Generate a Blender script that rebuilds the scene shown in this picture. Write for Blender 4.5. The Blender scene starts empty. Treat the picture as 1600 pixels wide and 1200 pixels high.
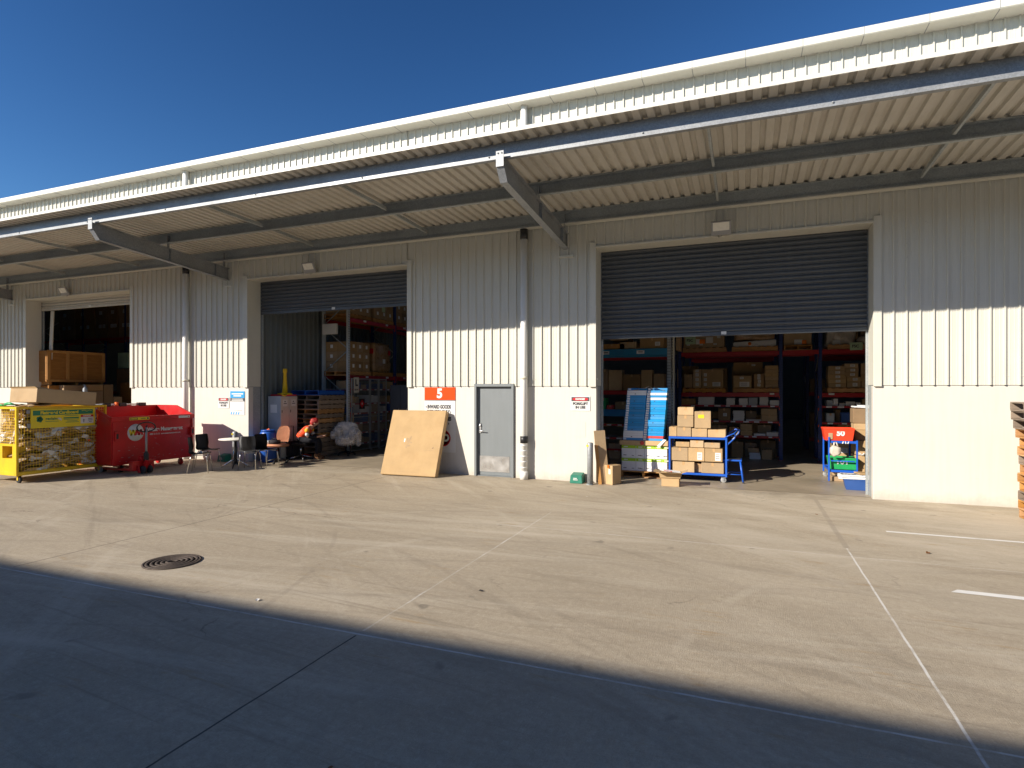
import bpy, bmesh, math, random
from mathutils import Vector, Matrix, Euler
R = math.radians
rng = random.Random(11)
SC = bpy.context.scene
COL = SC.collection

# ------------------------------------------------------------------ measuring
CAM_D, CAM_H, FOC = 12.2, 1.97, 915.0      # camera 12.2 m in front of the wall plane y=0, eye height 1.97 m
YAW = R(21.7)
def xu(u, y):                              # world x of image column u on the plane y
    a = (u - 800) / FOC
    return (-math.sin(YAW) + math.cos(YAW) * a) / (math.cos(YAW) + math.sin(YAW) * a) * (CAM_D + y)
def zv(u, v, y):                           # world z of image point (u, v) on the plane y
    a = (u - 800) / FOC
    return CAM_H + (609 - v) / FOC * (CAM_D + y) / (math.cos(YAW) + math.sin(YAW) * a)
def yu(u, x):                              # world y of image column u on the plane x
    a = (u - 800) / FOC
    return x * (math.cos(YAW) + math.sin(YAW) * a) / (-math.sin(YAW) + math.cos(YAW) * a) - CAM_D

# ------------------------------------------------------------------ materials
def nn(nt, t, **k):
    n = nt.nodes.new(t)
    for a, b in k.items():
        setattr(n, a, b)
    return n
def sock(nt, s, v):
    if hasattr(v, 'is_linked'):
        nt.links.new(v, s)
    else:
        s.default_value = v
def mth(nt, op, a, b=0.0, c=0.0, clamp=False):
    n = nn(nt, 'ShaderNodeMath', operation=op); n.use_clamp = clamp
    sock(nt, n.inputs[0], a); sock(nt, n.inputs[1], b); sock(nt, n.inputs[2], c)
    return n.outputs[0]
def mixc(nt, f, a, b, mode='MIX'):
    n = nn(nt, 'ShaderNodeMix', data_type='RGBA', blend_type=mode)
    sock(nt, n.inputs[0], f)
    for s, v in ((n.inputs[6], a), (n.inputs[7], b)):
        sock(nt, s, v if hasattr(v, 'is_linked') or len(v) == 4 else (*v, 1))
    return n.outputs[2]
def noise(nt, vec, scale, detail=4, rough=0.55, sx=None, rz=0):
    if rz:
        mr = nn(nt, 'ShaderNodeMapping'); mr.inputs['Rotation'].default_value = (0, 0, R(rz))
        nt.links.new(vec, mr.inputs[0]); vec = mr.outputs[0]
    if sx:
        mp = nn(nt, 'ShaderNodeMapping'); mp.inputs['Scale'].default_value = sx
        nt.links.new(vec, mp.inputs[0]); vec = mp.outputs[0]
    n = nn(nt, 'ShaderNodeTexNoise'); n.inputs['Scale'].default_value = scale
    n.inputs['Detail'].default_value = detail; n.inputs['Roughness'].default_value = rough
    nt.links.new(vec, n.inputs['Vector'])
    return n.outputs[0]
def ramp(nt, f, p0, p1, v0=0.0, v1=1.0):
    n = nn(nt, 'ShaderNodeMapRange'); n.clamp = True
    nt.links.new(f, n.inputs[0])
    for i, v in zip((1, 2, 3, 4), (p0, p1, v0, v1)):
        n.inputs[i].default_value = v
    return n.outputs[0]
MATS = {}
def mat(name, col, rough=0.6, metal=0.0, vary=0.12, vscale=3.0, bump=0.0, bscale=60.0, dirt=0.0, dirtcol=(.12, .10, .08), spec=0.5, objrand=0.0, sx=None, alpha=None):
    m = bpy.data.materials.new(name); m.use_nodes = True
    nt = m.node_tree; b = nt.nodes['Principled BSDF']
    tc = nn(nt, 'ShaderNodeTexCoord').outputs['Object']
    geo = nn(nt, 'ShaderNodeNewGeometry').outputs['Position']
    base = (*col, 1)
    f = noise(nt, tc, vscale, 5, .6, sx)
    dark = tuple(c * (1 - vary) for c in col); lite = tuple(min(1, c * (1 + vary)) for c in col)
    c = mixc(nt, ramp(nt, f, .3, .7), dark, lite)
    if objrand:
        r = nn(nt, 'ShaderNodeObjectInfo').outputs['Random']
        hv = nn(nt, 'ShaderNodeHueSaturation')
        sock(nt, hv.inputs['Value'], ramp(nt, r, 0, 1, 1 - objrand, 1 + objrand))
        sock(nt, hv.inputs['Saturation'], ramp(nt, mth(nt, 'FRACT', mth(nt, 'MULTIPLY', r, 7.31)), 0, 1, 1 - objrand * .6, 1 + objrand * .4))
        nt.links.new(c, hv.inputs['Color']); c = hv.outputs[0]
    if dirt:
        d = mth(nt, 'MULTIPLY', ramp(nt, noise(nt, geo, 2.2, 8, .72), .52, .75), dirt)
        c = mixc(nt, d, c, dirtcol)
    sock(nt, b.inputs['Base Color'], c)
    sock(nt, b.inputs['Roughness'], ramp(nt, noise(nt, tc, vscale * 2.3, 3), .2, .8, max(0, rough - .1), min(1, rough + .1)))
    b.inputs['Metallic'].default_value = metal
    b.inputs['Specular IOR Level'].default_value = spec
    if alpha is not None:
        b.inputs['Alpha'].default_value = alpha
    if bump:
        bn = nn(nt, 'ShaderNodeBump'); bn.inputs['Strength'].default_value = bump
        bn.inputs['Distance'].default_value = .01
        nt.links.new(noise(nt, tc, bscale, 4), bn.inputs['Height'])
        nt.links.new(bn.outputs[0], b.inputs['Normal'])
    MATS[name] = m
    return m

M = {}
M['kraft'] = mat('kraft', (.45, .315, .172), .8, 0, .10, 2.5, .15, 40, .25, (.30, .17, .07), .2, .16)
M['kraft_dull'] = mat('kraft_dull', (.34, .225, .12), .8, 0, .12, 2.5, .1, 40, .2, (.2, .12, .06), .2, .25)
M['tape'] = mat('tape', (.52, .33, .16), .28, 0, .05)
M['paper'] = mat('paper', (.68, .68, .66), .7, 0, .04)
M['print'] = mat('print', (.06, .06, .07), .7, 0, .1)
M['yellow'] = mat('yellow_paint', (.78, .50, .012), .38, 0, .08, 3, .08, 30, .35, (.16, .10, .04))
M['yellow_sign'] = mat('yellow_sign', (.80, .62, .02), .45, 0, .04, 3, 0, 30, .2, (.35, .3, .12))
M['green_sign'] = mat('green_sign', (.01, .20, .10), .45)
M['red'] = mat('red_paint', (.52, .012, .014), .36, 0, .14, 2.5, .1, 14, .35, (.20, .05, .035))
M['red_rack'] = mat('red_rack', (.42, .02, .025), .4, 0, .08, 3, 0, 30, .15)
M['blue_rack'] = mat('blue_rack', (.02, .04, .16), .4, 0, .08)
M['sky_beam'] = mat('sky_beam', (.03, .25, .48), .4, 0, .06, 3, 0, 30, .2)
M['blue'] = mat('blue_paint', (.012, .10, .52), .35, 0, .1, 3, 0, 30, .2)
M['blue_plastic'] = mat('blue_plastic', (.012, .09, .42), .4, 0, .1)
M['tub_blue'] = mat('tub_blue', (.03, .09, .30), .4, 0, .08)
M['tub_red'] = mat('tub_red', (.80, .06, .02), .4, 0, .06)
M['tub_green'] = mat('tub_green', (.02, .36, .10), .4, 0, .06)
M['bait_green'] = mat('bait_green', (.01, .17, .11), .45, 0, .08)
M['black'] = mat('black_plastic', (.018, .018, .02), .45, 0, .2)
M['black_soft'] = mat('black_cloth', (.015, .014, .018), .85, 0, .2)
M['rubber'] = mat('rubber', (.03, .03, .032), .8, 0, .2)
M['wheel_grey'] = mat('wheel_grey', (.30, .30, .30), .6, 0, .1)
M['chrome'] = mat('chrome', (.75, .74, .72), .18, 1, .03)
M['steel'] = mat('brushed_steel', (.62, .62, .62), .34, 1, .06, 3, .05, 80, 0, sx=(1, 1, .1))
M['white'] = mat('white_paint', (.78, .78, .76), .5, 0, .03, 3, 0, 30, .12, (.5, .47, .40))
M['cream'] = mat('cream_paint', (.64, .61, .51), .45, 0, .04, 3, 0, 30, .18, (.40, .36, .27))
M['orange_fabric'] = mat('orange_fabric', (.50, .225, .125), .9, 0, .08, 6, .2, 160)
M['orange_sticker'] = mat('orange_sticker', (.90, .22, .01), .6)
M['orange_strap'] = mat('orange_strap', (.90, .14, .01), .6)
M['sign_orange'] = mat('sign_orange', (.62, .062, .004), .6, 0, .02, spec=.15)
M['sign_red'] = mat('sign_red', (.58, .012, .02), .45, 0, .02)
M['sign_blue'] = mat('sign_blue', (.012, .30, .68), .45, 0, .02)
M['fsc'] = mat('pale_green_card', (.46, .62, .40), .7)
M['lime'] = mat('lime_print', (.36, .60, .015), .55, 0, .05)
M['carton_white'] = mat('carton_white', (.78, .79, .80), .55, 0, .03)
M['carton_blue'] = mat('carton_blue', (.012, .27, .62), .45, 0, .08, 3, 0, 30, 0, spec=.5, objrand=.12)
M['carton_red'] = mat('carton_red', (.70, .06, .05), .5)
M['wood'] = mat('pallet_wood', (.46, .24, .085), .8, 0, .25, 5, .3, 40, .25, (.16, .10, .06), .2, .22, sx=(1, 1, 8))
M['wood_grey'] = mat('weathered_wood', (.24, .185, .14), .85, 0, .25, 5, .3, 40, .2, (.1, .08, .06), .2, .2, sx=(1, 1, 8))
M['ply'] = mat('plywood', (.33, .15, .036), .7, 0, .2, 2, .1, 40, .2, (.22, .1, .03), .3, 0, sx=(1, 1, 7))
M['batten'] = mat('batten_wood', (.46, .23, .065), .7, 0, .15, 3, .1, 40)
M['grey_door'] = mat('grey_door', (.175, .195, .205), .5, 0, .05, 1.5, .04, 30, .12, (.12, .13, .13), sx=(6, 1, .6))
M['cabinet'] = mat('dark_cabinet', (.035, .042, .055), .5, 0, .1)
M['locker'] = mat('locker_paint', (.58, .55, .49), .5, 0, .05, 3, 0, 30, .3, (.35, .31, .25))
M['locker_side'] = mat('locker_side', (.42, .46, .50), .5, 0, .05, 3, 0, 30, .2)  # bluish sky light on the locker's side is put into this colour
M['wire'] = mat('wire_grey', (.50, .50, .48), .4, .6, .05)
M['iron'] = mat('cast_iron', (.085, .065, .052), .7, .3, .3, 9, .5, 60)
M['film'] = mat('stretch_film', (.55, .50, .42), .22, 0, .15, 6, .9, 14, 0, spec=.6)
M['film_kraft'] = mat('wrapped_kraft', (.34, .215, .11), .3, 0, .22, 5, .9, 9, 0, spec=.6, objrand=.15)
M['fleece'] = mat('fleece', (.78, .72, .66), .95, 0, .18, 9, .6, 70, 0, spec=.1)
M['skin'] = mat('skin', (.55, .30, .21), .55, 0, .08, 9)
M['hair'] = mat('red_hair', (.33, .015, .012), .6, 0, .3, 30, .5, 120)
M['vest'] = mat('orange_vest', (.74, .062, .006), .8, 0, .1, 9, .2, 90)
M['vest_yellow'] = mat('vest_yellow', (.90, .42, .01), .8, 0, .06)
M['navy'] = mat('navy_cloth', (.007, .008, .014), .9, 0, .2, 9)
M['silver_tape'] = mat('silver_tape', (.62, .66, .70), .35, .2, .05)
M['boot'] = mat('boot_leather', (.16, .075, .03), .7, 0, .2)
M['lens'] = mat('lamp_lens', (.78, .76, .68), .3, 0, .02)
M['leaf'] = mat('dry_leaf', (.20, .08, .02), .8, 0, .3)
M['table'] = mat('table_top', (.72, .69, .62), .4, 0, .06)
M['scuff'] = mat('scuff', (.36, .25, .14), .85, 0, .2)

# galvanised steel with spangle and streaks
def galv(name, col, metal=.55, rough=.45):
    m = mat(name, col, rough, metal, .06, 2)
    nt = m.node_tree; b = nt.nodes['Principled BSDF']
    tc = nn(nt, 'ShaderNodeTexCoord').outputs['Object']
    vo = nn(nt, 'ShaderNodeTexVoronoi'); vo.inputs['Scale'].default_value = 55
    nt.links.new(tc, vo.inputs['Vector'])
    sep = nn(nt, 'ShaderNodeSeparateColor'); nt.links.new(vo.outputs['Color'], sep.inputs[0])
    old = b.inputs['Base Color'].links[0].from_socket
    s = ramp(nt, sep.outputs[0], 0, 1, .86, 1.12)
    st = ramp(nt, noise(nt, tc, 1.3, 6, .7), .35, .7, 1.05, .82)
    c = mixc(nt, 1.0, old, (1, 1, 1), 'MULTIPLY')
    comb = nn(nt, 'ShaderNodeCombineColor')
    for i in range(3):
        sock(nt, comb.inputs[i], mth(nt, 'MULTIPLY', s, st))
    sock(nt, b.inputs['Base Color'], mixc(nt, 1.0, old, comb.outputs[0], 'MULTIPLY'))
    return m
M['galv'] = galv('galvanised', (.30, .315, .33), .3, .5)
M['galv_dark'] = galv('galvanised_dull', (.37, .40, .405), .2, .55)

# racking post with a column of punched holes
def holes(name, col, metal):
    m = mat(name, col, .45, metal, .08)
    nt = m.node_tree; b = nt.nodes['Principled BSDF']
    tc = nn(nt, 'ShaderNodeTexCoord').outputs['Object']
    sp = nn(nt, 'ShaderNodeSeparateXYZ'); nt.links.new(tc, sp.inputs[0])
    z = mth(nt, 'SUBTRACT', mth(nt, 'FRACT', mth(nt, 'MULTIPLY', sp.outputs[2], 1 / .075)), .5)
    x = mth(nt, 'SUBTRACT', mth(nt, 'ABSOLUTE', sp.outputs[0]), .024)
    d = mth(nt, 'ADD', mth(nt, 'POWER', mth(nt, 'MULTIPLY', z, .075), 2), mth(nt, 'POWER', x, 2))
    f = mth(nt, 'LESS_THAN', d, .011 ** 2)
    old = b.inputs['Base Color'].links[0].from_socket
    sock(nt, b.inputs['Base Color'], mixc(nt, f, old, (.006, .006, .007)))
    return m
M['post_galv'] = holes('post_galvanised', (.56, .60, .62), .15)
M['post_blue'] = holes('post_blue', (.02, .045, .19), 0)

# wall cladding: slightly aged cream sheet with fine swages and run-off streaks
def cladding(name, col, streak=.22, foot=0):
    m = mat(name, col, .5, 0, .03, 1.2)
    nt = m.node_tree; b = nt.nodes['Principled BSDF']
    geo = nn(nt, 'ShaderNodeNewGeometry').outputs['Position']
    s1 = ramp(nt, noise(nt, geo, 3.0, 6, .65, (5, 1, .25)), .45, .8, 0, streak)
    s2 = ramp(nt, noise(nt, geo, 1.0, 5, .6, (1.2, 1, 1.2)), .5, .8, 0, streak * .8)
    sp = ramp(nt, noise(nt, geo, 16.0, 2, .5), .72, .78, 0, streak)
    old = b.inputs['Base Color'].links[0].from_socket
    c = mixc(nt, s1, old, tuple(v * .62 for v in col))
    c = mixc(nt, s2, c, (col[0] * .7, col[1] * .68, col[2] * .55))
    c = mixc(nt, sp, c, tuple(v * .45 for v in col))
    if foot:
        spz = nn(nt, 'ShaderNodeSeparateXYZ'); nt.links.new(geo, spz.inputs[0])
        hgt = mth(nt, 'ADD', spz.outputs[2], mth(nt, 'MULTIPLY', noise(nt, geo, 5, 6, .75), -.42))
        c = mixc(nt, ramp(nt, hgt, -.02, -.20, 0, foot), c, (col[0] * .45, col[1] * .42, col[2] * .36))
        c = mixc(nt, ramp(nt, noise(nt, geo, 1.6, 5, .7, (.5, 1, 2.4)), .60, .75, 0, foot * .5), c, (col[0] * .72, col[1] * .68, col[2] * .58))
        c = mixc(nt, ramp(nt, noise(nt, geo, 9, 3, .6, (.25, 1, 3)), .70, .74, 0, foot * .6), c, (col[0] * .4, col[1] * .38, col[2] * .35))
    sock(nt, b.inputs['Base Color'], c)
    return m
M['clad'] = cladding('cladding', (.60, .59, .525), .26)
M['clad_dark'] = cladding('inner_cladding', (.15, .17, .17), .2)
M['precast'] = cladding('precast_paint', (.62, .592, .535), .24, .34)
M['soffit'] = cladding('canopy_sheet', (.53, .505, .45), .34)
M['gutter'] = cladding('gutter_sheet', (.70, .685, .61), .16)
M['shutter'] = cladding('shutter_charcoal', (.078, .088, .10), .4)
M['shutter_cream'] = cladding('shutter_cream', (.52, .49, .42), .3)
M['roof_in'] = mat('roof_sheet', (.22, .22, .21), .6)
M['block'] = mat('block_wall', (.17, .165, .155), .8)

# yard concrete
def concrete():
    m = bpy.data.materials.new('yard_concrete'); m.use_nodes = True
    nt = m.node_tree; b = nt.nodes['Principled BSDF']
    P = nn(nt, 'ShaderNodeNewGeometry').outputs['Position']
    sp = nn(nt, 'ShaderNodeSeparateXYZ'); nt.links.new(P, sp.inputs[0])
    x, y = sp.outputs[0], sp.outputs[1]
    c = mixc(nt, ramp(nt, noise(nt, P, .35, 8, .66), .32, .68), (.355, .297, .215), (.455, .385, .285))
    c = mixc(nt, ramp(nt, noise(nt, P, 1.3, 8, .7, (.6, 1.6, 1)), .52, .78, 0, .38), c, (.28, .236, .175))
    c = mixc(nt, ramp(nt, noise(nt, P, .9, 6, .62, (.35, 1.5, 1)), .56, .74, 0, .28), c, (.54, .475, .37))
    g = noise(nt, P, 70, 4, .8)
    c = mixc(nt, ramp(nt, noise(nt, P, 7, 6, .75), .36, .64, .25, 0), c, (.27, .225, .165))
    c = mixc(nt, ramp(nt, noise(nt, P, 240, 2, .6), .60, .70, 0, .35), c, (.13, .11, .09))
    c = mixc(nt, ramp(nt, g, .54, .70, 0, .60), c, (.20, .17, .13))
    c = mixc(nt, ramp(nt, g, .44, .30, 0, .50), c, (.60, .53, .42))
    # blotches, drag marks and grit of several sizes
    n18 = noise(nt, P, 19, 5, .72)
    c = mixc(nt, ramp(nt, n18, .50, .70, 0, .42), c, (.235, .195, .145))
    c = mixc(nt, ramp(nt, n18, .46, .30, 0, .34), c, (.56, .50, .40))
    for rz_, sc_, sx_, lo, hi, k_, col_ in ((12, 1.1, (.16, 2.4, 1), .53, .70, .55, (.235, .195, .145)), (-18, .9, (.14, 3.0, 1), .55, .70, .5, (.22, .185, .14)), (34, .8, (.2, 3.4, 1), .57, .70, .45, (.21, .175, .13)),
                                              (-6, .8, (.12, 1.9, 1), .52, .68, .40, (.60, .54, .435)), (48, .6, (.2, 2.2, 1), .56, .7, .35, (.58, .52, .42)), (5, 2.4, (.10, 4.5, 1), .58, .68, .45, (.20, .165, .12))):
        c = mixc(nt, ramp(nt, noise(nt, P, sc_, 6, .68, sx_, rz_), lo, hi, 0, k_), c, col_)
    # hairline cracks
    vo = nn(nt, 'ShaderNodeTexVoronoi'); vo.feature = 'DISTANCE_TO_EDGE'; vo.inputs['Scale'].default_value = .42
    wv = nn(nt, 'ShaderNodeVectorMath', operation='ADD'); nt.links.new(P, wv.inputs[0])
    nz = nn(nt, 'ShaderNodeTexNoise'); nz.inputs['Scale'].default_value = 1.4; nz.inputs['Detail'].default_value = 5; nt.links.new(P, nz.inputs['Vector'])
    nt.links.new(nz.outputs['Color'], wv.inputs[1]); nt.links.new(wv.outputs[0], vo.inputs['Vector'])
    ck = mth(nt, 'MULTIPLY', ramp(nt, vo.outputs['Distance'], .006, .002), ramp(nt, noise(nt, P, .5, 3), .55, .62, 0, .5))
    c = mixc(nt, ck, c, (.10, .085, .065))
    # broom finish
    c = mixc(nt, ramp(nt, noise(nt, P, 26, 3, .6, (6, .35, 1)), .55, .75, 0, .22), c, (.24, .21, .17))
    # curved tyre scuffs turning in front of the doors
    def arc(cx, cy, r, w, thr, k):
        dx = mth(nt, 'SUBTRACT', x, cx); dy = mth(nt, 'SUBTRACT', y, cy)
        d = mth(nt, 'SQRT', mth(nt, 'ADD', mth(nt, 'MULTIPLY', dx, dx), mth(nt, 'MULTIPLY', dy, dy)))
        band = ramp(nt, mth(nt, 'ABSOLUTE', mth(nt, 'SUBTRACT', d, r)), w, w * .45)
        brk = ramp(nt, noise(nt, P, .55, 5, .7), thr, thr + .14)
        return mth(nt, 'MULTIPLY', mth(nt, 'MULTIPLY', band, brk), k)
    for cx, cy, r, w, thr, k in ((-12.5, -7.5, 5.2, .07, .48, .34), (-12.5, -7.5, 5.33, .035, .48, .34), (-6.2, 1.8, 5.2, .05, .47, .32), (-4.0, -8.5, 5.2, .06, .52, .2), (-11.4, 3.2, 6.6, .03, .46, .35),
                                 (3.5, -9.0, 5.8, .07, .5, .2), (-11, 2.5, 5.6, .05, .47, .36), (-10.2, -9.5, 6.3, .04, .48, .3), (-9.4, -1.6, .75, .04, .42, .4), (-6, 4, 8.7, .05, .5, .2), (-13, 5, 9.2, .03, .47, .3)):
        c = mixc(nt, arc(cx, cy, r, w, thr, k), c, (.19, .16, .125))
    for cx, cy, r, w, thr, k in ((1.5, -9, 6.5, .10, .47, .22), (4.2, -8.2, 4.7, .07, .46, .22), (-1, -8, 5.6, .07, .48, .2)):
        c = mixc(nt, arc(cx, cy, r, w, thr, k), c, (.56, .50, .40))
    # paler apron towards the right door, broken by noise
    ap = mth(nt, 'MULTIPLY', ramp(nt, x, -6, 0, 0, .5), ramp(nt, y, -7.5, -3, 0, 1))
    c = mixc(nt, mth(nt, 'MULTIPLY', ap, ramp(nt, noise(nt, P, .7, 6, .65, (.5, 1.6, 1), 20), .36, .62)), c, (.60, .535, .43))
    # darker towards the wall foot, broken by noise
    c = mixc(nt, mth(nt, 'MULTIPLY', ramp(nt, y, -.9, -.02, 0, .55), ramp(nt, noise(nt, P, 2.5, 5), .35, .65)), c, (.20, .165, .12))
    # rusty stains
    st = mth(nt, 'MULTIPLY', ramp(nt, noise(nt, P, .8, 2), .52, .62), ramp(nt, noise(nt, P, 6, 5, .7, (.35, 2, 1)), .56, .68, 0, .5))
    c = mixc(nt, st, c, (.34, .22, .09))
    # oil spots
    c = mixc(nt, ramp(nt, noise(nt, P, 3.1, 2, .4), .71, .76, 0, .45), c, (.10, .09, .075))
    wob = mth(nt, 'MULTIPLY', mth(nt, 'SUBTRACT', noise(nt, P, 3, 3), .5), .02)
    brk = noise(nt, P, 2.2, 6, .75)
    def line(axis, at, w, lo, hi, col, k, thr):
        nonlocal c
        co, ot = (x, y) if axis == 'x' else (y, x)
        d = mth(nt, 'ABSOLUTE', mth(nt, 'ADD', mth(nt, 'SUBTRACT', co, at), wob))
        f = ramp(nt, d, w, w * .5)
        f = mth(nt, 'MULTIPLY', f, mth(nt, 'MULTIPLY', mth(nt, 'GREATER_THAN', ot, lo), mth(nt, 'LESS_THAN', ot, hi)))
        f = mth(nt, 'MULTIPLY', f, ramp(nt, brk, thr, thr + .15, k * .25, k))
        c = mixc(nt, f, c, col)
    pale, dk = (.74, .73, .70), (.045, .04, .035)
    line('y', -8.27, .013, -30, 20, pale, .62, .40)
    line('x', 1.175, .012, -20, -3.9, pale, .75, .36)
    line('x', 1.175, .045, -3.9, -.4, (.28, .24, .19), .5, .34)
    line('x', -2.9, .013, -8.2, -3.2, pale, .6, .47)
    line('x', -2.9, .010, -20, -8.3, dk, .95, .1)
    line('x', -7.56, .010, -8.2, 0, dk, .85, .2)
    line('y', -4.3, .013, -3.4, 8, pale, .6, .45)
    line('x', -12.3, .008, -8.2, 0, dk, .7, .3)
    sock(nt, b.inputs['Base Color'], c)
    sock(nt, b.inputs['Roughness'], ramp(nt, noise(nt, P, 2, 5), .3, .7, .72, .92))
    b.inputs['Specular IOR Level'].default_value = .35
    bn = nn(nt, 'ShaderNodeBump'); bn.inputs['Strength'].default_value = .6; bn.inputs['Distance'].default_value = .008
    nt.links.new(mth(nt, 'ADD', noise(nt, P, 130, 3, .7), mth(nt, 'MULTIPLY', noise(nt, P, 26, 3, .6, (6, .35, 1)), .6)), bn.inputs['Height'])
    nt.links.new(bn.outputs[0], b.inputs['Normal'])
    return m
M['yard'] = concrete()
M['floor_in'] = mat('warehouse_concrete', (.34, .285, .21), .42, 0, .2, .8, .1, 40, .4, (.17, .15, .12))
M['roadpaint'] = mat('road_paint', (.72, .71, .68), .7, 0, .06, 4, .2, 60, .8, (.42, .38, .31))

# ------------------------------------------------------------------ mesh building
class MB:
    def __init__(s):
        s.bm = bmesh.new(); s.mi = 0
    def face(s, pts):
        f = s.bm.faces.new([s.bm.verts.new(p) for p in pts]); f.material_index = s.mi
        return f
    def hexa(s, v):
        vs = [s.bm.verts.new(p) for p in v]
        for q in ((0, 3, 2, 1), (4, 5, 6, 7), (0, 1, 5, 4), (1, 2, 6, 5), (2, 3, 7, 6), (3, 0, 4, 7)):
            s.bm.faces.new([vs[i] for i in q]).material_index = s.mi
    def box(s, x0, x1, y0, y1, z0, z1):
        if x0 > x1: x0, x1 = x1, x0
        if y0 > y1: y0, y1 = y1, y0
        if z0 > z1: z0, z1 = z1, z0
        s.hexa([(x0, y0, z0), (x1, y0, z0), (x1, y1, z0), (x0, y1, z0), (x0, y0, z1), (x1, y0, z1), (x1, y1, z1), (x0, y1, z1)])
        return s
    def obox(s, c, size, rot=(0, 0, 0)):
        m = Matrix.Translation(c) @ Euler(rot).to_matrix().to_4x4()
        a, b, d = (k / 2 for k in size)
        s.hexa([m @ Vector(p) for p in ((-a, -b, -d), (a, -b, -d), (a, b, -d), (-a, b, -d), (-a, -b, d), (a, -b, d), (a, b, d), (-a, b, d))])
        return s
    def prism(s, poly, axis, a0, a1):          # poly in the two other axes, extruded along axis
        def P(p, a):
            return (a, p[0], p[1]) if axis == 'x' else (p[0], a, p[1]) if axis == 'y' else (p[0], p[1], a)
        A = [s.bm.verts.new(P(p, a0)) for p in poly]; B = [s.bm.verts.new(P(p, a1)) for p in poly]
        n = len(poly)
        fs = [s.bm.faces.new(A[::-1]), s.bm.faces.new(B)]
        for i in range(n):
            fs.append(s.bm.faces.new((A[i], A[(i + 1) % n], B[(i + 1) % n], B[i])))
        for f in fs: f.material_index = s.mi
        return s
    def tube(s, pts, r, n=8, closed=False, caps=True):
        pts = [Vector(p) for p in pts]; rings = []
        N = len(pts)
        rs = r if isinstance(r, (list, tuple)) else [r] * N
        up0 = None
        for i, p in enumerate(pts):
            if closed: t = (pts[(i + 1) % N] - pts[i - 1])
            else: t = pts[min(i + 1, N - 1)] - pts[max(i - 1, 0)]
            t.normalize()
            if up0 is None:
                up0 = Vector((0, 0, 1)) if abs(t.z) < .9 else Vector((1, 0, 0))
            a = t.cross(up0)
            if a.length < 1e-4: a = t.cross(Vector((0, 1, 0)))
            a.normalize(); b = a.cross(t); up0 = b
            rings.append([s.bm.verts.new(p + rs[i] * (a * math.cos(2 * math.pi * k / n) + b * math.sin(2 * math.pi * k / n))) for k in range(n)])
        for i in range(N if closed else N - 1):
            A, B = rings[i], rings[(i + 1) % N]
            for k in range(n):
                f = s.bm.faces.new((A[k], A[(k + 1) % n], B[(k + 1) % n], B[k])); f.material_index = s.mi; f.smooth = n > 5
        if caps and not closed:
            for A in (rings[0], rings[-1]):
                s.bm.faces.new(A).material_index = s.mi
        return s
    def lathe(s, prof, n=24, c=(0, 0, 0), axis='z'):
        rings = []
        for r, h in prof:
            ring = []
            for k in range(n):
                a = 2 * math.pi * k / n; u, v = r * math.cos(a), r * math.sin(a)
                p = (u, v, h) if axis == 'z' else (h, u, v) if axis == 'x' else (u, h, v)
                ring.append(s.bm.verts.new((c[0] + p[0], c[1] + p[1], c[2] + p[2])))
            rings.append(ring)
        for A, B in zip(rings, rings[1:]):
            for k in range(n):
                f = s.bm.faces.new((A[k], A[(k + 1) % n], B[(k + 1) % n], B[k])); f.material_index = s.mi; f.smooth = True
        s.bm.faces.new(rings[0]).material_index = s.mi; s.bm.faces.new(rings[-1]).material_index = s.mi
        return s
    def done(s, name, mats, parent=None, bevel=0, smooth=False, seg=1, loc=None):
        bm = s.bm
        bmesh.ops.recalc_face_normals(bm, faces=bm.faces)
        if bevel:
            es = [e for e in bm.edges if len(e.link_faces) == 2 and e.calc_face_angle(0) > .5]
            bmesh.ops.bevel(bm, geom=es, offset=bevel, segments=seg, affect='EDGES', clamp_overlap=True)
        if smooth:
            for f in bm.faces: f.smooth = True
        me = bpy.data.meshes.new(name); bm.to_mesh(me); bm.free()
        for m in (mats if isinstance(mats, (list, tuple)) else [mats]):
            me.materials.append(M[m] if isinstance(m, str) else m)
        o = bpy.data.objects.new(name, me); COL.objects.link(o)
        if parent: o.parent = parent
        if loc: o.location = loc
        return o
def tag(o, label, cat, group=None, kind=None):
    if label: o['label'] = label
    if cat: o['category'] = cat
    if group: o['group'] = group
    if kind: o['kind'] = kind
    return o
def thing(name, label, cat, loc=(0, 0, 0), rz=0, group=None):
    o = bpy.data.objects.new(name, None); COL.objects.link(o)
    o.empty_display_size = .1
    o.location = loc; o.rotation_euler = (0, 0, rz)
    return tag(o, label, cat, group)
def copy_tree(o, parent=None):
    c = o.copy(); COL.objects.link(c); c.parent = parent
    for ch in list(o.children):
        copy_tree(ch, c)
    return c
def dup(o, loc, rz=0, label=None, rot=None):
    c = copy_tree(o); c.location = loc; c.rotation_euler = rot or (0, 0, rz)
    if label: c['label'] = label
    return c
def text(s, size, m, parent, loc, rot=(R(90), 0, 0), ax='CENTER', bold=0.0, name='lettering', sx=1.0):
    cu = bpy.data.curves.new(name, 'FONT'); cu.body = s; cu.size = size
    cu.align_x = ax; cu.align_y = 'CENTER'; cu.offset = bold; cu.extrude = .0004
    cu.materials.append(M[m])
    tmp = bpy.data.objects.new(name, cu); COL.objects.link(tmp)
    me = bpy.data.meshes.new_from_object(tmp.evaluated_get(bpy.context.evaluated_depsgraph_get()))
    bpy.data.objects.remove(tmp); bpy.data.curves.remove(cu)
    if sx != 1: me.transform(Matrix.Diagonal((sx, 1, 1, 1)))
    o = bpy.data.objects.new(name, me); COL.objects.link(o)
    o.parent = parent; o.location = loc; o.rotation_euler = rot
    return o
EAST = (R(90), 0, R(90))
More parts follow.
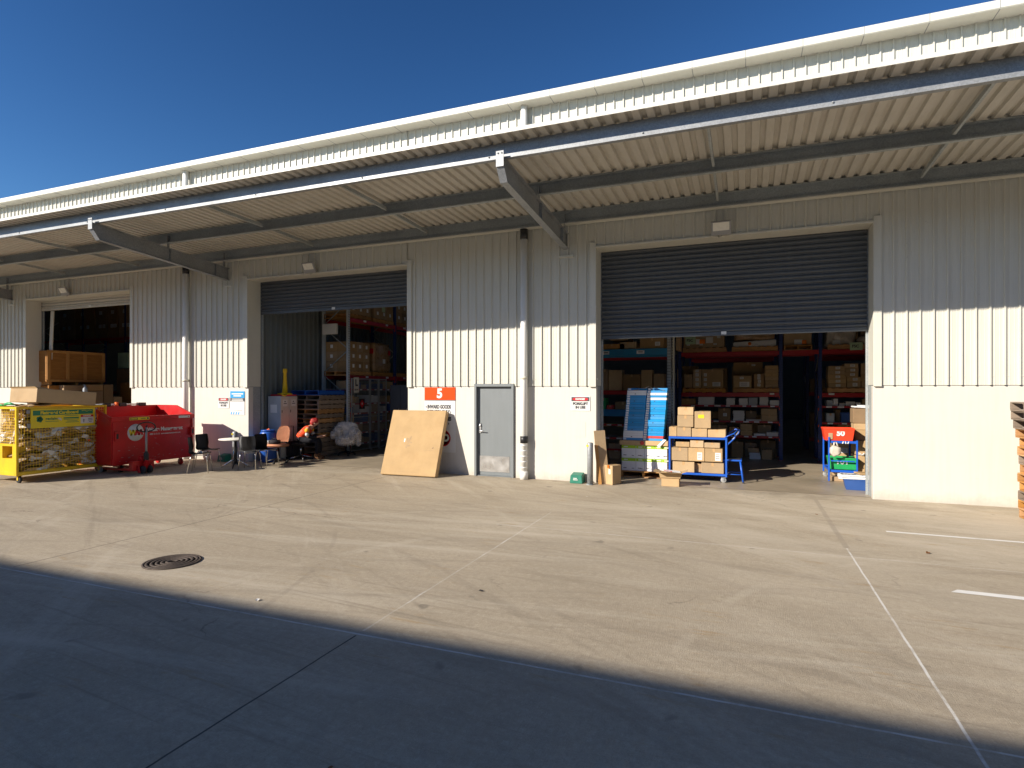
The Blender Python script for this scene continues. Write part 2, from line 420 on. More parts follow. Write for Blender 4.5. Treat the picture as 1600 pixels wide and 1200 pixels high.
ORD = ['first', 'second', 'third', 'fourth', 'fifth', 'sixth', 'seventh', 'eighth', 'ninth', 'tenth', 'eleventh', 'twelfth', 'thirteenth', 'fourteenth', 'fifteenth', 'sixteenth', 'seventeenth', 'eighteenth', 'nineteenth', 'twentieth']
# ================================================================== SETTING
g = MB(); g.face([(-140, -90, 0), (120, -90, 0), (120, 110, 0), (-140, 110, 0)])
tag(g.done('concrete_yard', 'yard'), 'pale grey concrete yard with saw-cut joints and tyre scuffs', 'ground', kind='structure')
g = MB(); g.face([(-36, 0.2, .004), (14, 0.2, .004), (14, 31, .004), (-36, 31, .004)])
tag(g.done('warehouse_floor', 'floor_in'), 'smooth dark concrete floor inside the warehouse', 'floor', kind='structure')
for i, (x0, y, w, lab) in enumerate(((1.82, -2.76, .075, 'thin white parking line nearer to the wall'), (1.86, -5.33, .105, 'wide white parking line further from the wall'))):
    g = MB(); g.face([(x0, y, .004), (x0 + 6, y - .12, .004), (x0 + 6, y - .12 + w, .004), (x0 + (.08 if i else 0), y + w, .004)])
    tag(g.done('parking_line', 'roadpaint'), lab, 'road marking', kind='structure')

# ================================================================== WAREHOUSE
XL, XR = -34.0, 12.0
HT = 8.25
DOORS = ((-22.3, -17.25), (-12.6, -7.56), (-2.93, 2.14))
PD = (-5.77, -4.80)
HD = 4.97
wh = thing('warehouse', 'long cream corrugated warehouse with precast base and open roller doors', 'warehouse')
def rib_profile(x0, x1, depth, pitch=.2, off=.05, top=.022, base=.036, swage=True):
    pts = [(x0, 0.0)]
    k = math.floor((x0 - off) / pitch)
    while True:
        c = off + k * pitch; k += 1
        if c - base > x1: break
        seq = [(c - base / 2, 0), (c - top / 2, depth), (c + top / 2, depth), (c + base / 2, 0)]
        if swage:
            for q in (.066, .132):
                seq += [(c + q - .006, 0), (c + q, .0035), (c + q + .006, 0)]
        for p in seq:
            if x0 + 1e-4 < p[0] < x1 - 1e-4: pts.append(p)
    pts.append((x1, 0.0))
    return pts
def clad_sheet(x0, x1, z0, z1, name='cladding', m='clad'):
    b = MB(); pr = rib_profile(x0, x1, .03)
    A = [b.bm.verts.new((x, -.012 - d, z0)) for x, d in pr]; B = [b.bm.verts.new((x, -.012 - d, z1)) for x, d in pr]
    for i in range(len(pr) - 1):
        b.bm.faces.new((A[i], A[i + 1], B[i + 1], B[i]))
    # row of screw heads near the foot of the sheet
    for x, d in pr:
        if d > .02 and b.bm is not None:
            for zz in ((z0 + .14, 3.72, 4.62) if z0 < 3 else (z0 + .12, 6.6)):
                if zz < z1: b.box(x + .03, x + .044, -.0185, -.011, zz, zz + .014)
    return b.done(name, m, wh)
edges = [XL] + [e for d in DOORS for e in d] + [XR]
for i in range(0, len(edges), 2):
    a, b_ = edges[i], edges[i + 1]
    clad_sheet(a, b_, 2.05, HT)
    if i + 2 < len(edges):
        clad_sheet(b_, edges[i + 2], HD + .03, HT)
    segs = [(a, b_)] if not (a < PD[0] < b_) else [(a, PD[0]), (PD[1], b_)]
    for s0, s1 in segs:
        MB().box(s0, s1, 0.0, .16, -.05, 2.045).done('precast_panel', 'precast', wh, .006)
    MB().box(a + .012, b_ - .012, .004, .12, 2.05, HT - .05).done('wall_lining', 'block', wh) if not (a < PD[0] < b_) else MB().box(a + .012, PD[0] - .001, .004, .12, 2.05, HT - .05).box(PD[1] + .001, b_ - .012, .004, .12, 2.05, HT - .05).box(PD[0], PD[1], .004, .12, 2.11, HT - .05).done('wall_lining', 'block', wh)
for (a, b_) in DOORS:
    MB().box(a, b_, .004, .12, HD + .03, HT - .05).done('wall_lining', 'block', wh)
    # surround flashings, reveals and lintel
    MB().box(a - .14, a + .004, -.052, -.006, 2.03, HD + .12).done('door_flashing', 'clad', wh, .004)
    MB().box(b_ + .004, b_ + .13, -.052, -.006, 2.03, HD + .12).done('door_flashing', 'clad', wh, .004)
    MB().box(a - .01, a, -.04, .43, 2.055, HD).done('door_reveal', 'clad', wh)
    MB().box(b_, b_ + .01, -.04, .43, 2.055, HD).done('door_reveal', 'clad', wh)
    MB().box(a - .01, b_ + .01, -.056, .43, HD, HD + .035).done('door_lintel', 'clad', wh, .003)
    MB().box(a - .01, a + .035, .46, .50, 0, HD).box(a - .02, a - .0105, .165, .43, 0, 2.05).done('door_track', 'galv_dark', wh)
    MB().box(b_ - .035, b_ + .01, .46, .50, 0, HD).box(b_ + .0105, b_ + .02, .165, .43, 0, 2.05).done('door_track', 'galv_dark', wh)
# roller shutters
def shutter(a, b_, zb, m, lab):
    root = MB(); pitch = .098; z = zb; pts = []
    while z < HD + .1:
        for q in range(6):
            t = q / 6
            pts.append((z + pitch * t, .030 * math.sin(math.pi * min(1, t / .8)) if t < .8 else -.006))
        z += pitch
    A = [root.bm.verts.new((a + .02, .44 - d, zz)) for zz, d in pts]; B = [root.bm.verts.new((b_ - .02, .44 - d, zz)) for zz, d in pts]
    for i in range(len(pts) - 1):
        f = root.bm.faces.new((A[i], B[i], B[i + 1], A[i + 1])); f.smooth = False
    o = root.done('roller_shutter', m, wh); o['label'] = lab
    MB().box(a + .02, b_ - .02, .412, .452, zb - .075, zb + .004).done('bottom_bar', m, o, .006)
    mx = a + (b_ - a) * .5
    MB().box(mx - .055, mx + .045, .400, .4115, zb - .05, zb + .01).done('sticker', 'paper', o)
    return o
shutter(-2.93, 2.14, 3.143, 'shutter', 'charcoal roller shutter lowered two fifths')
shutter(-12.6, -7.56, 4.14, 'shutter', 'charcoal roller shutter drawn almost to the top')
shutter(-22.3, -17.25, 4.72, 'shutter_cream', 'cream roller shutter wound right up')
# personnel door
x0, x1 = PD
dr = MB().box(x0 + .055, x1 - .055, .03, .075, .02, 2.035).done('personnel_door', 'grey_door', wh, .003)
dr['label'] = 'grey flush personnel door'
b = MB(); b.box(x0, x0 + .055, -.05, .10, 0, 2.105).box(x1 - .055, x1, -.05, .10, 0, 2.105).box(x0 + .055, x1 - .055, -.049, .10, 2.04, 2.105)
b.box(x0 + .055, x1 - .055, -.02, .1, 0, .018)
b.done('door_frame', 'grey_door', wh, .003)
MB().box(x0 + .105, x1 - .125, .024, .031, .10, .46).done('kick_plate', 'steel', dr, .002)
b = MB(); b.box(x0 + .10, x0 + .15, .012, .031, .98, 1.20); b.tube([(x0 + .125, .012, 1.03), (x0 + .125, -.035, 1.03), (x0 + .25, -.04, 1.03)], .011)
b.lathe([(.001, .0), (.02, .0), (.02, .02), (.001, .02)], 14, (x0 + .125, -.004, 1.15), 'y')
b.done('door_handle', 'steel', dr, .002)
for z in (.25, 1.05, 1.8):
    MB().tube([(x1 - .055, .016, z - .05), (x1 - .055, .016, z + .05)], .011).done('hinge', 'black', dr)
# gutter, fascia strip, roof, end and rear walls
b = MB(); b.prism([(-.33, 8.35), (-.355, 8.35), (-.355, 8.22), (-.34, 8.205), (0.02, 8.205), (.02, 8.24), (-.32, 8.24), (-.33, 8.25)], 'x', XL, XR)
b.done('gutter', 'gutter', wh)
k = 0
while True:
    x = -31.9 + .967 * k; k += 1
    if x > XR: break
    b = MB(); b.box(x - .006, x + .006, -.3565, -.352, 8.218, 8.3515); b.box(x - .007, x + .007, -.34, -.01, 8.201, 8.2055)
    b.done('gutter_joint', 'wheel_grey', wh)
b = MB(); b.hexa([(XL, -.3, 8.31), (XR, -.3, 8.31), (XR, 31, 10.4), (XL, 31, 10.4), (XL, -.3, 8.33), (XR, -.3, 8.33), (XR, 31, 10.42), (XL, 31, 10.42)])
b.done('roof', 'roof_in', wh)
MB().box(XL, XR, 30.8, 31, 0, 10.39).done('rear_wall', 'block', wh)
MB().box(XL - .2, XL, 0, 31, 0, 8.24).done('end_wall', 'block', wh)
MB().box(XR, XR + .2, 0, 31, 0, 8.24).done('end_wall', 'block', wh)
# inner ribbed partition beside the middle door
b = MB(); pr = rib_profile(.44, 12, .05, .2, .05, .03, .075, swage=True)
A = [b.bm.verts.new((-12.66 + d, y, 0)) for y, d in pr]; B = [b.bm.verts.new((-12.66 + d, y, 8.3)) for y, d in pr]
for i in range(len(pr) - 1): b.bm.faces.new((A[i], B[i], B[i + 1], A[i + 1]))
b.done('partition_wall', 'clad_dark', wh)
# portal columns and rafters of the frame inside
for x in (-23.1, -13.33, -3.59, 6.15):
    if x == -13.33: continue
    MB().box(x - .1, x + .1, .14, .42, 0, 8.2).done('frame_column', 'galv_dark', wh)
# downpipes
for x, lab in ((-4.52, 'downpipe beside the grey door'), (-14.82, 'downpipe between the two left doors')):
    b = MB(); n = 20
    b.lathe([(.072, .02), (.075, .02), (.075, 5.3), (.072, 5.3)], n, (x, -.13, 0))
    for z in (.25, .38, .50, .62, .74):
        b.lathe([(.072, z), (.0785, z), (.0785, z + .022), (.072, z + .022)], n, (x, -.13, 0))
    b.lathe([(.08, 0), (.09, .0), (.088, .18), (.08, .18)], n, (x, -.13, 0))
    o = b.done('downpipe', 'white', wh); o['label'] = lab
    b = MB(); b.lathe([(.072, 5.9), (.075, 5.9), (.075, 8.21), (.072, 8.21)], n, (x, -.13, 0)); b.done('upper_downpipe', 'white', wh)
    b = MB(); b.lathe([(.07, 5.28), (.085, 5.28), (.085, 5.5), (.07, 5.5)], n, (x, -.13, 0)); b.done('pipe_collar', 'black', o)
    if x > -10:
        b = MB(); b.lathe([(.076, .80), (.084, .80), (.084, .95), (.076, .95)], n, (x, -.13, 0)); b.done('pipe_band', 'black', o)
    b = MB(); b.lathe([(.076, 2.20), (.082, 2.20), (.082, 2.26), (.076, 2.26)], n, (x, -.13, 0)); b.box(x - .02, x + .02, -.06, -.01, 2.2, 2.26); b.done('pipe_clip', 'cream', o)
# small caps under the bracket ends and cast-in patch on the base panels
for x in (-23.1, -13.33, -3.59):
    MB().box(x - .15, x + .17, -.06, -.008, 4.82, 4.87).done('cap_flashing', 'clad', wh, .003)
for x, z in ((-3.42, 1.28), (-7.42, 1.28)):
    b = MB(); b.box(x - .02, x + .26, -.004, .0, z - .32, z); b.done('cover_plate', 'precast', wh, .001)

# ================================================================== CANOPY
cp = thing('canopy', 'cream sheet canopy on galvanised steel beams over the roller doors', 'canopy', (0, 0, 0))
CX0, CX1 = -34.0, 12.0
def sheet_z(y): return 5.79 + .108 * (-y / 3.6)
b = MB(); pr = rib_profile(CX0, CX1, .048, .2, .05, .058, .096, swage=False)
rows = []
for y in (-3.895, -1.9, -.02):
    rows.append([b.bm.verts.new((x, y, sheet_z(y) + d)) for x, d in pr])
for A, B in zip(rows, rows[1:]):
    for i in range(len(pr) - 1):
        b.bm.faces.new((A[i], A[i + 1], B[i + 1], B[i]))
b.done('roof_sheet', 'soffit', cp)
b = MB(); b.box(CX0, CX1, -3.905, -3.897, 5.909, 5.962); b.box(CX0, CX1, -3.905, -3.78, 5.9625, 5.967)
b.done('edge_flashing', 'gutter', cp)
def purlin(y, z0, z1, m, d=.075, open_out=True):
    s = -1 if open_out else 1
    b = MB(); b.box(CX0, CX1, y, y + .004, z0, z1)
    b.box(CX0, CX1, y - d, y, z1 - .004, z1); b.box(CX0, CX1, y - d, y, z0, z0 + .004)
    b.box(CX0, CX1, y - d, y - d + .004, z0 + .004, z0 + .024); b.box(CX0, CX1, y - d, y - d + .004, z1 - .024, z1 - .004)
    x = CX0 + .8
    while x < CX1:
        b.lathe([(.001, 0), (.014, 0), (.014, .012), (.001, .012)], 6, (x, y - .012, z1 - .07), 'y'); x += 2.44
    return b.done('purlin', m, cp)
# outer beam shows its flat web to the yard
b = MB(); b.box(CX0, CX1, -3.6, -3.596, 5.65, 5.892); b.box(CX0, CX1, -3.596, -3.52, 5.65, 5.654); b.box(CX0, CX1, -3.596, -3.52, 5.888, 5.892); b.box(CX0, CX1, -3.524, -3.52, 5.654, 5.675)
b.box(CX0, CX1, -3.606, -3.6, 5.65, 5.662)
for k in range(20):
    b.lathe([(.001, 0), (.013, 0), (.013, .014), (.001, .014)], 6, (-33.1 + k * 2.44, -3.614, 5.70), 'y')
b.done('edge_beam', 'galv', cp)
purlin(-1.80, 5.605, 5.842, 'galv_dark')
b = purlin(-.10, 5.525, 5.790, 'galv_dark')
b = MB(); b.box(CX0, CX1, -.19, -.045, 5.500, 5.522); b.done('apron_flashing', 'clad', cp)
for x in (-32.85, -23.1, -13.33, -3.59, 6.15):
    b = MB()
    web = [(-.012, 5.0), (-.012, 5.335), (-3.69, 5.655), (-3.69, 5.50), (-3.535, 5.285)]
    b.prism(web, 'x', x - .005, x + .005)
    def strip(p, q, w=.065, t=.011):
        dy, dz = q[0] - p[0], q[1] - p[1]; L = math.hypot(dy, dz); ny, nz = -dz / L * t, dy / L * t
        for s0, s1 in ((x - w, x - .0055), (x + .0055, x + w)):
            b.prism([p, q, (q[0] + ny, q[1] + nz), (p[0] + ny, p[1] + nz)], 'x', s0, s1)
    strip((-3.535, 5.285), (-.012, 5.0)); strip((-3.69, 5.50), (-3.535, 5.285)); strip((-.012, 5.335), (-3.60, 5.648))
    b.box(x - .065, x + .065, -3.703, -3.691, 5.49, 5.735)
    b.box(x - .09, x + .09, -.0115, -.0, 4.97, 5.40)
    for y in (-1.8, -.45):
        zb = 5.0 + (5.285 - 5.0) * (-y / 3.535); b.box(x - .06, x - .006, y - .004, y + .004, zb + .012, zb + .32); b.box(x + .006, x + .06, y - .004, y + .004, zb + .012, zb + .32)
    for y, zt in ((-1.80, 5.828), (-.12, 5.76)):
        zt0 = 5.335 + .32 * (-y / 3.68) + .012
        b.box(x + .008, x + .018, y - .07, y - .005, zt0, zt - .03)
    o = b.done('bracket', 'galv', cp)
    b = MB()
    for dx in (-.032, .032):
        b.lathe([(.001, 0), (.013, 0), (.013, .012), (.001, .012)], 6, (x + dx, -3.715, 5.70), 'y')
    b.done('bolt', 'galv_dark', o)
    for dx in (3.1, 6.42):
        b = MB()
        for (ya, za, yb, zb_) in ((-3.52, 5.75, -1.885, 5.72), (-1.79, 5.72, -.19, 5.66)):
            b.hexa([(x + dx - .02, ya, za - .035), (x + dx + .02, ya, za - .035), (x + dx + .02, yb, zb_ - .035), (x + dx - .02, yb, zb_ - .035),
                    (x + dx - .02, ya, za + .035), (x + dx + .02, ya, za + .035), (x + dx + .02, yb, zb_ + .035), (x + dx - .02, yb, zb_ + .035)])
        b.done('bridging_strut', 'galv_dark', cp)

# opposite building behind the camera: its eave throws the shade across the yard
op = thing('opposite_warehouse', 'tall warehouse across the yard that shades the foreground', 'warehouse', (0, -20.8, 0))
S_DROP = .643
b = MB(); b.prism([(-25, 0), (-25, 9.5), (0, S_DROP * 12.7), (0, 0)], 'x', -70, 60); b.done('wall', 'precast', op)
b = MB(); b.box(-70, 60, .01, .04, S_DROP * 12.7 - .2, S_DROP * 12.7 - .01); b.done('gutter', 'gutter', op)

# ================================================================== FLOODLIGHTS
fl = thing('floodlight', '', 'floodlight', (-.43, -.012, 5.12), 0, 'floodlights over the roller doors')
b = MB(); b.obox((0, -.17, -.02), (.37, .05, .27), (R(28), 0, 0)); b.done('housing', 'wheel_grey', fl, .008)
b = MB(); b.obox((0, -.17 - .026 * math.cos(R(28)) - .035 * math.sin(R(28)), -.02 - .026 * math.sin(R(28)) + .035 * math.cos(R(28))), (.30, .008, .16), (R(28), 0, 0)); b.done('lens', 'lens', fl, .003)
b = MB(); b.tube([(-.14, -.19, -.03), (-.14, -.08, -.06), (-.14, -.03, -.06), (.14, -.03, -.06), (.14, -.08, -.06), (.14, -.19, -.03)], .012, 6)
b.box(-.06, .06, -.035, -.0, -.09, -.03); b.tube([(.02, -.05, -.1), (0, -.07, -.16), (-.05, -.06, -.17), (-.06, -.03, -.1)], .006, 6)
b.done('bracket_arm', 'galv_dark', fl)
fl['label'] = 'cream floodlight above the half lowered charcoal shutter'
dup(fl, (-10.38, -.012, 5.12), 0, 'cream floodlight above the middle roller door with seated person')
dup(fl, (-20.1, -.012, 5.12), 0, 'cream floodlight above the cream shutter behind the yellow cage')

# ================================================================== WALL SIGNS
def plate(name, label, x0, x1, z0, z1, y=-.008, m='paper', cat='sign', group=None):
    t = thing(name, label, cat, ((x0 + x1) / 2, y, (z0 + z1) / 2), 0, group)
    MB().box(x0 - (x0 + x1) / 2, (x1 - x0) / 2, -.004, .004, -(z1 - z0) / 2, (z1 - z0) / 2).done('panel', m, t, .0015)
    return t
def danger(label, x0, x1, z0, z1):
    t = plate('danger_sign', label, x0, x1, z0, z1, group='danger forklift signs')
    w, h = x1 - x0, z1 - z0
    MB().box(-w * .46, w * .46, -.0062, -.0045, h * .16, h * .45).done('header', 'print', t)
    b = MB(); n = 28
    b.prism([(w * .40 * math.copysign(abs(math.cos(a)) ** .6, math.cos(a)), h * .305 + h * .105 * math.copysign(abs(math.sin(a)) ** .8, math.sin(a))) for a in (2 * math.pi * i / n for i in range(n))], 'y', -.0075, -.0063)
    b.done('header_oval', 'sign_red', t)
    text('DANGER', h * .17, 'paper', t, (0, -.0085, h * .305), bold=.003)
    text('FORKLIFT', h * .235, 'print', t, (0, -.0055, h * -.02), bold=.0055, sx=1.05)
    text('IN USE', h * .235, 'print', t, (0, -.0055, h * -.27), bold=.0055)
    return t
danger('white danger forklift sign with red header beside the right roller door', -3.49, -3.06, 1.52, 1.83)
danger('white danger forklift sign left of the blue topped notice', -13.70, -13.30, 1.46, 1.76)
t = plate('notice_board', 'white notice with blue and black header above the round table', -13.25, -12.73, 1.28, 1.93)
MB().box(-.26, .26, -.0062, -.0045, .14, .325).done('blue_header', 'sign_blue', t)
MB().box(-.26, .26, -.0062, -.0045, .045, .138).done('black_header', 'print', t)
b = MB()
for (a0, a1, z0, z1) in ((-.21, .21, .235, .27), (-.14, .14, .18, .212), (-.2, .2, .098, .118), (-.21, .21, .06, .08)): b.box(a0, a1, -.0075, -.0063, z0, z1)
b.done('header_lines', 'paper', t)
b = MB()
for z in (-.03, -.075, -.12): b.box(-.2, .18, -.0052, -.0045, z, z + .004)
b.box(-.12, .17, -.0052, -.0045, -.21, -.19)
b.done('small_print', 'wire', t)
b = MB()
for k in range(4):
    x = -.25 + .09 * k; b.prism([(x, -.315), (x + .04, -.315), (x + .06, -.25), (x + .02, -.25)], 'y', -.0056, -.0045)
b.done('stripes', 'sign_blue', t)
# dock sign
t = plate('dock_sign', 'tall white dock sign with orange number five header behind leaning carton', -7.09, -6.27, .50, 2.03)
w = .41
MB().box(-w, w, -.0062, -.0045, .465, .765).done('orange_header', 'sign_orange', t)
MB().box(-w, w, -.0064, -.0045, .449, .464).done('header_rule', 'print', t)
text('5', .30, 'paper', t, (-.005, -.0075, .61), bold=.013)
text('INWARD GOODS', .115, 'print', t, (-.02, -.0055, .30), bold=.0075, sx=.68)
text('DESPATCH ONLY', .115, 'print', t, (-.04, -.0055, .18), bold=.0075, sx=.66)
text('IES', .115, 'print', t, (.30, -.0055, .02), ax='RIGHT', bold=.0075, sx=.70)
b = MB(); b.prism([(-.385, .30), (-.355, .33), (-.355, .27)], 'y', -.0056, -.0045)
for z in (.18, -.09): b.prism([(.305 if z > 0 else .25, z), (.275 if z > 0 else .22, z + .03), (.275 if z > 0 else .22, z - .03)], 'y', -.0056, -.0045)
b.done('arrow', 'print', t)
cx, cz = .09, -.43
b = MB(); b.lathe([(.195, -.0056), (.195, -.0045), (.168, -.0045), (.168, -.0056)], 48, (cx, 0, cz), 'y'); b.done('emblem_ring', 'sign_red', t)
b = MB(); b.lathe([(.001, -.0054), (.155, -.0054), (.155, -.0045), (.001, -.0045)], 48, (cx, 0, cz), 'y'); b.done('emblem', 'sign_red', t)
text('CD', .23, 'paper', t, (cx, -.0068, cz), bold=.012, sx=.95)

# ================================================================== BOLLARDS, MANHOLE, LITTER
bo = thing('bollard', 'galvanised steel bollard at the left jamb of right roller door', 'bollard', (-2.99, -.30, 0), 0, 'bollards by the roller doors')
b = MB(); b.lathe([(.001, 0), (.062, 0), (.062, .855), (.05, .872), (.001, .88)], 24); b.done('post', 'galv', bo)
b = MB(); b.lathe([(.001, .0), (.085, 0), (.085, .008), (.001, .008)], 24); b.done('base_plate', 'galv_dark', bo)
b = MB(); b.box(-.062, -.02, -.068, -.058, .79, .83); b.done('reflector', 'yellow_sign', bo)
o = dup(bo, (-12.47, -.58, 0), R(20), 'galvanised bollard with yellow mark standing behind the round table')
mh = thing('manhole_cover', 'round cast iron manhole cover with concentric rings in the yard', 'manhole cover', (-6.08, -7.42, 0))
b = MB(); b.lathe([(.30, .0), (.30, .012), (.278, .013), (.276, .004), (.001, .004), (.001, 0)], 56)
b.done('frame_ring', 'iron', mh)
b = MB()
for r in (.255, .205, .155, .105, .055):
    b.lathe([(r - .017, .0045), (r - .014, .014), (r + .012, .014), (r + .016, .0045)], 56)
b.done('cover', 'iron', mh)
def flat_bit(name, label, cat, x, y, s, m, seed):
    r = random.Random(seed); b = MB()
    pts = [(s * r.uniform(.6, 1) * math.cos(a), s * r.uniform(.35, .8) * math.sin(a)) for a in (i * math.pi / 4 for i in range(8))]
    vs = [b.bm.verts.new((p[0], p[1], .006 + r.uniform(0, s * .35))) for p in pts]; c = b.bm.verts.new((0, 0, .006))
    for i in range(8): b.bm.faces.new((c, vs[i], vs[(i + 1) % 8]))
    o = b.done(name, m); o.location = (x, y, 0); o.rotation_euler = (0, 0, r.uniform(0, 6)); tag(o, label, cat)
flat_bit('dry_leaf', 'curled brown leaf on the concrete near the thin parking line', 'leaf', 2.05, -3.8, .045, 'leaf', 1)
flat_bit('dry_leaf', 'small orange leaf on the concrete in front of right door', 'leaf', xu(1276, -1.86), -1.86, .03, 'leaf', 2)
flat_bit('paper_scrap', 'white paper scrap lying in the shade edge below the manhole', 'litter', -4.23, -8.0, .035, 'paper', 3)
flat_bit('paper_scrap', 'white paper scrap on sunlit concrete left of the leaf', 'litter', xu(917, -1.7), -1.7, .03, 'paper', 4)
flat_bit('bark_scrap', 'brown bark scrap lying in the dark foreground shade', 'litter', -2.0, -9.72, .02, 'leaf', 5)
flat_bit('plastic_strap_scrap', 'short black strap scrap on sunlit concrete in mid yard', 'litter', -2.4, -7.0, .03, 'rubber', 6)
# ================================================================== CARTONS
def carton(name, label, x0, x1, y0, y1, z0, z1, m='kraft', rz=0, group=None, lab=None, tape=True, cat='carton', open_flaps=False, stick='paper', bev=.007):
    w, d, h = x1 - x0, y1 - y0, z1 - z0
    b = MB(); b.box(-w / 2, w / 2, -d / 2, d / 2, 0, h)
    o = b.done(name, m, None, bev); o.location = ((x0 + x1) / 2, (y0 + y1) / 2, z0); o.rotation_euler = (0, 0, rz)
    tag(o, label, cat, group)
    if tape:
        b = MB(); b.box(-.024, .024, -d / 2 - .0012, d / 2 + .0012, h - .0005, h + .0012); b.box(-.024, .024, -d / 2 - .0012, -d / 2 + .0003, h - min(.07, h * .35), h)
        b.done('tape', 'tape', o)
    if lab:
        for (fx, fz, lw, lh, *mm) in lab:
            b = MB(); b.box(-w / 2 + w * fx, -w / 2 + w * fx + lw, -d / 2 - .0025, -d / 2 - .0012, h * fz, h * fz + lh)
            b.done('shipping_label', mm[0] if mm else stick, o)
            if lw > .07 and not mm:
                b = MB()
                for q in (.25, .5, .72):
                    b.box(-w / 2 + w * fx + lw * .12, -w / 2 + w * fx + lw * .8, -d / 2 - .0032, -d / 2 - .0026, h * fz + lh * q, h * fz + lh * q + lh * .06)
                b.done('label_print', 'print', o)
    return o
def pcarton(name, label, u0, u1, v0, v1, y, depth, **k):   # carton whose front face spans the measured columns on plane y
    um = (u0 + u1) / 2
    return carton(name, label, xu(u0, y), xu(u1, y), y, y + depth, zv(um, v1, y), zv(um, v0, y), **k)

# ================================================================== YELLOW CARDBOARD CAGE
CX, CY0, CY1, CW = -14.15, -4.66, -2.79, 1.25
cg = thing('cardboard_cage', 'yellow wheeled mesh cage full of flattened cardboard', 'recycling cage', (CX - CW / 2, (CY0 + CY1) / 2, 0))
hx, hy = CW / 2, (CY1 - CY0) / 2
zb, zt = .16, 1.61
b = MB(); s = .03
for sx in (-1, 1):
    for sy in (-1, 1):
        b.box(sx * hx - (s if sx > 0 else -s) * 1.6, sx * hx, sy * hy - (s if sy > 0 else -s) * 1.6, sy * hy, zb, zt)
for z0, z1 in ((zb, zb + .075), (zt - .05, zt)):
    for sx in (-1, 1): b.box(sx * hx - sx * .045, sx * (hx - .001), -hy + .048, hy - .048, z0 + .001, z1 - .001)
    for sy in (-1, 1): b.box(-hx + .048, hx - .048, sy * hy - sy * .045, sy * (hy - .001), z0 + .001, z1 - .001)
b.done('frame', 'yellow', cg, .005)
MB().box(-hx + .046, hx - .046, -hy + .046, hy - .046, zb + .02, zb + .04).done('floor_plate', 'yellow', cg)
def mesh_panel(axis, at, a0, a1, z0, z1, pitch=.058, r=.0030):
    b = MB()
    n = round((a1 - a0) / pitch)
    for i in range(n + 1):
        a = a0 + (a1 - a0) * i / n
        b.box(*((at - r, at + r, a - r, a + r) if axis == 'x' else (a - r, a + r, at - r, at + r)), z0, z1)
    n = round((z1 - z0) / pitch)
    for i in range(n + 1):
        z = z0 + (z1 - z0) * i / n
        o_ = .007
        b.box(*((at - r + o_, at + r + o_, a0, a1) if axis == 'x' else (a0, a1, at - r - o_, at + r - o_)), z - r, z + r)
    return b
mesh_panel('x', hx - .03, -hy + .05, hy - .05, zb + .08, zt - .05).done('mesh_panel', 'yellow', cg)
mesh_panel('x', -hx + .02, -hy + .05, hy - .05, zb + .08, zt - .05).done('mesh_panel', 'yellow', cg)
mesh_panel('y', -hy + .03, -hx + .05, hx - .05, .82, zt - .05).done('mesh_panel', 'yellow', cg)
mesh_panel('y', hy - .02, -hx + .05, hx - .05, zb + .08, zt - .05).done('mesh_panel', 'yellow', cg)
# solid lower end plate with two fork openings
b = MB(); y0, y1 = -hy + .012, -hy + .018
for (xa, xb, za, zc) in ((-hx + .05, hx - .05, .56 + .22, .83), (-hx + .05, hx - .05, zb + .075, .52), (hx - .16, hx - .05, .521, .779), (-hx + .05, -hx + .16, .521, .779), (-.12, .12, .521, .779)):
    b.box(xa, xb, y0, y1, za, zc)
for xa, xb in ((.125, hx - .165), (-hx + .165, -.125)):
    b.box(xa - .004, xa, y1, y1 + .25, .52, .78); b.box(xb, xb + .004, y1, y1 + .25, .52, .78); b.box(xa, xb, y1, y1 + .25, .514, .52); b.box(xa, xb, y1, y1 + .25, .78, .786)
b.done('end_plate', 'yellow', cg)
# sign on the long side (faces +x)
sg = MB().box(hx - .018, hx + .004, -.67, .66, 1.14, 1.555).done('sign_panel', 'yellow_sign', cg, .003)
xs = hx + .0055
MB().box(xs - .0012, xs, -.63, .61, 1.415, 1.52).done('green_band', 'green_sign', sg)
text('Flattened Cardboard', .092, 'yellow_sign', sg, (xs + .002, -.10, 1.466), EAST, bold=.004)
b = MB()
for k in range(5):
    a = 2 * math.pi * k / 5
    b.lathe([(.014, 0), (.032, 0), (.032, .001), (.014, .001)], 14, (xs, -.50 + .036 * math.cos(a), 1.33 + .036 * math.sin(a)), 'x')
b.done('flower_emblem', 'green_sign', sg)
text('reclaim', .085, 'green_sign', sg, (xs + .002, -.26, 1.335), EAST, bold=.002)
b = MB()
for (ya, yb, z) in ((-.39, -.12, 1.272), (.0, .29, 1.385), (-.02, .30, 1.325), (-.02, .30, 1.30), (.05, .27, 1.265), (.02, .30, 1.238)):
    b.box(xs - .0012, xs + .0006, ya, yb, z, z + (.028 if z == 1.325 else .010))
b.done('small_print', 'green_sign', sg)
MB().box(xs - .0012, xs, .34, .62, 1.20, 1.345).done('warning_panel', 'paper', sg)
MB().box(xs - .0012, xs, .34, .62, 1.347, 1.395).done('warning_header', 'sign_red', sg)
text('DANGER', .042, 'paper', sg, (xs + .0015, .48, 1.372), EAST, bold=.002)
b = MB(); b.box(xs - .001, xs + .001, .50, .60, 1.30, 1.312); b.box(xs - .001, xs + .001, .50, .60, 1.265, 1.277); b.box(xs - .001, xs + .001, .52, .58, 1.23, 1.24)
b.box(xs - .001, xs + .001, .40, .415, 1.22, 1.30); b.box(xs - .001, xs + .001, .385, .43, 1.27, 1.28); b.done('warning_print', 'print', sg)
b = MB()
for i in range(9):
    b.lathe([(.001, 0), (.01, 0), (.01, .002), (.001, .002)], 8, (xs, 0, 0), 'x') if i < 0 else None
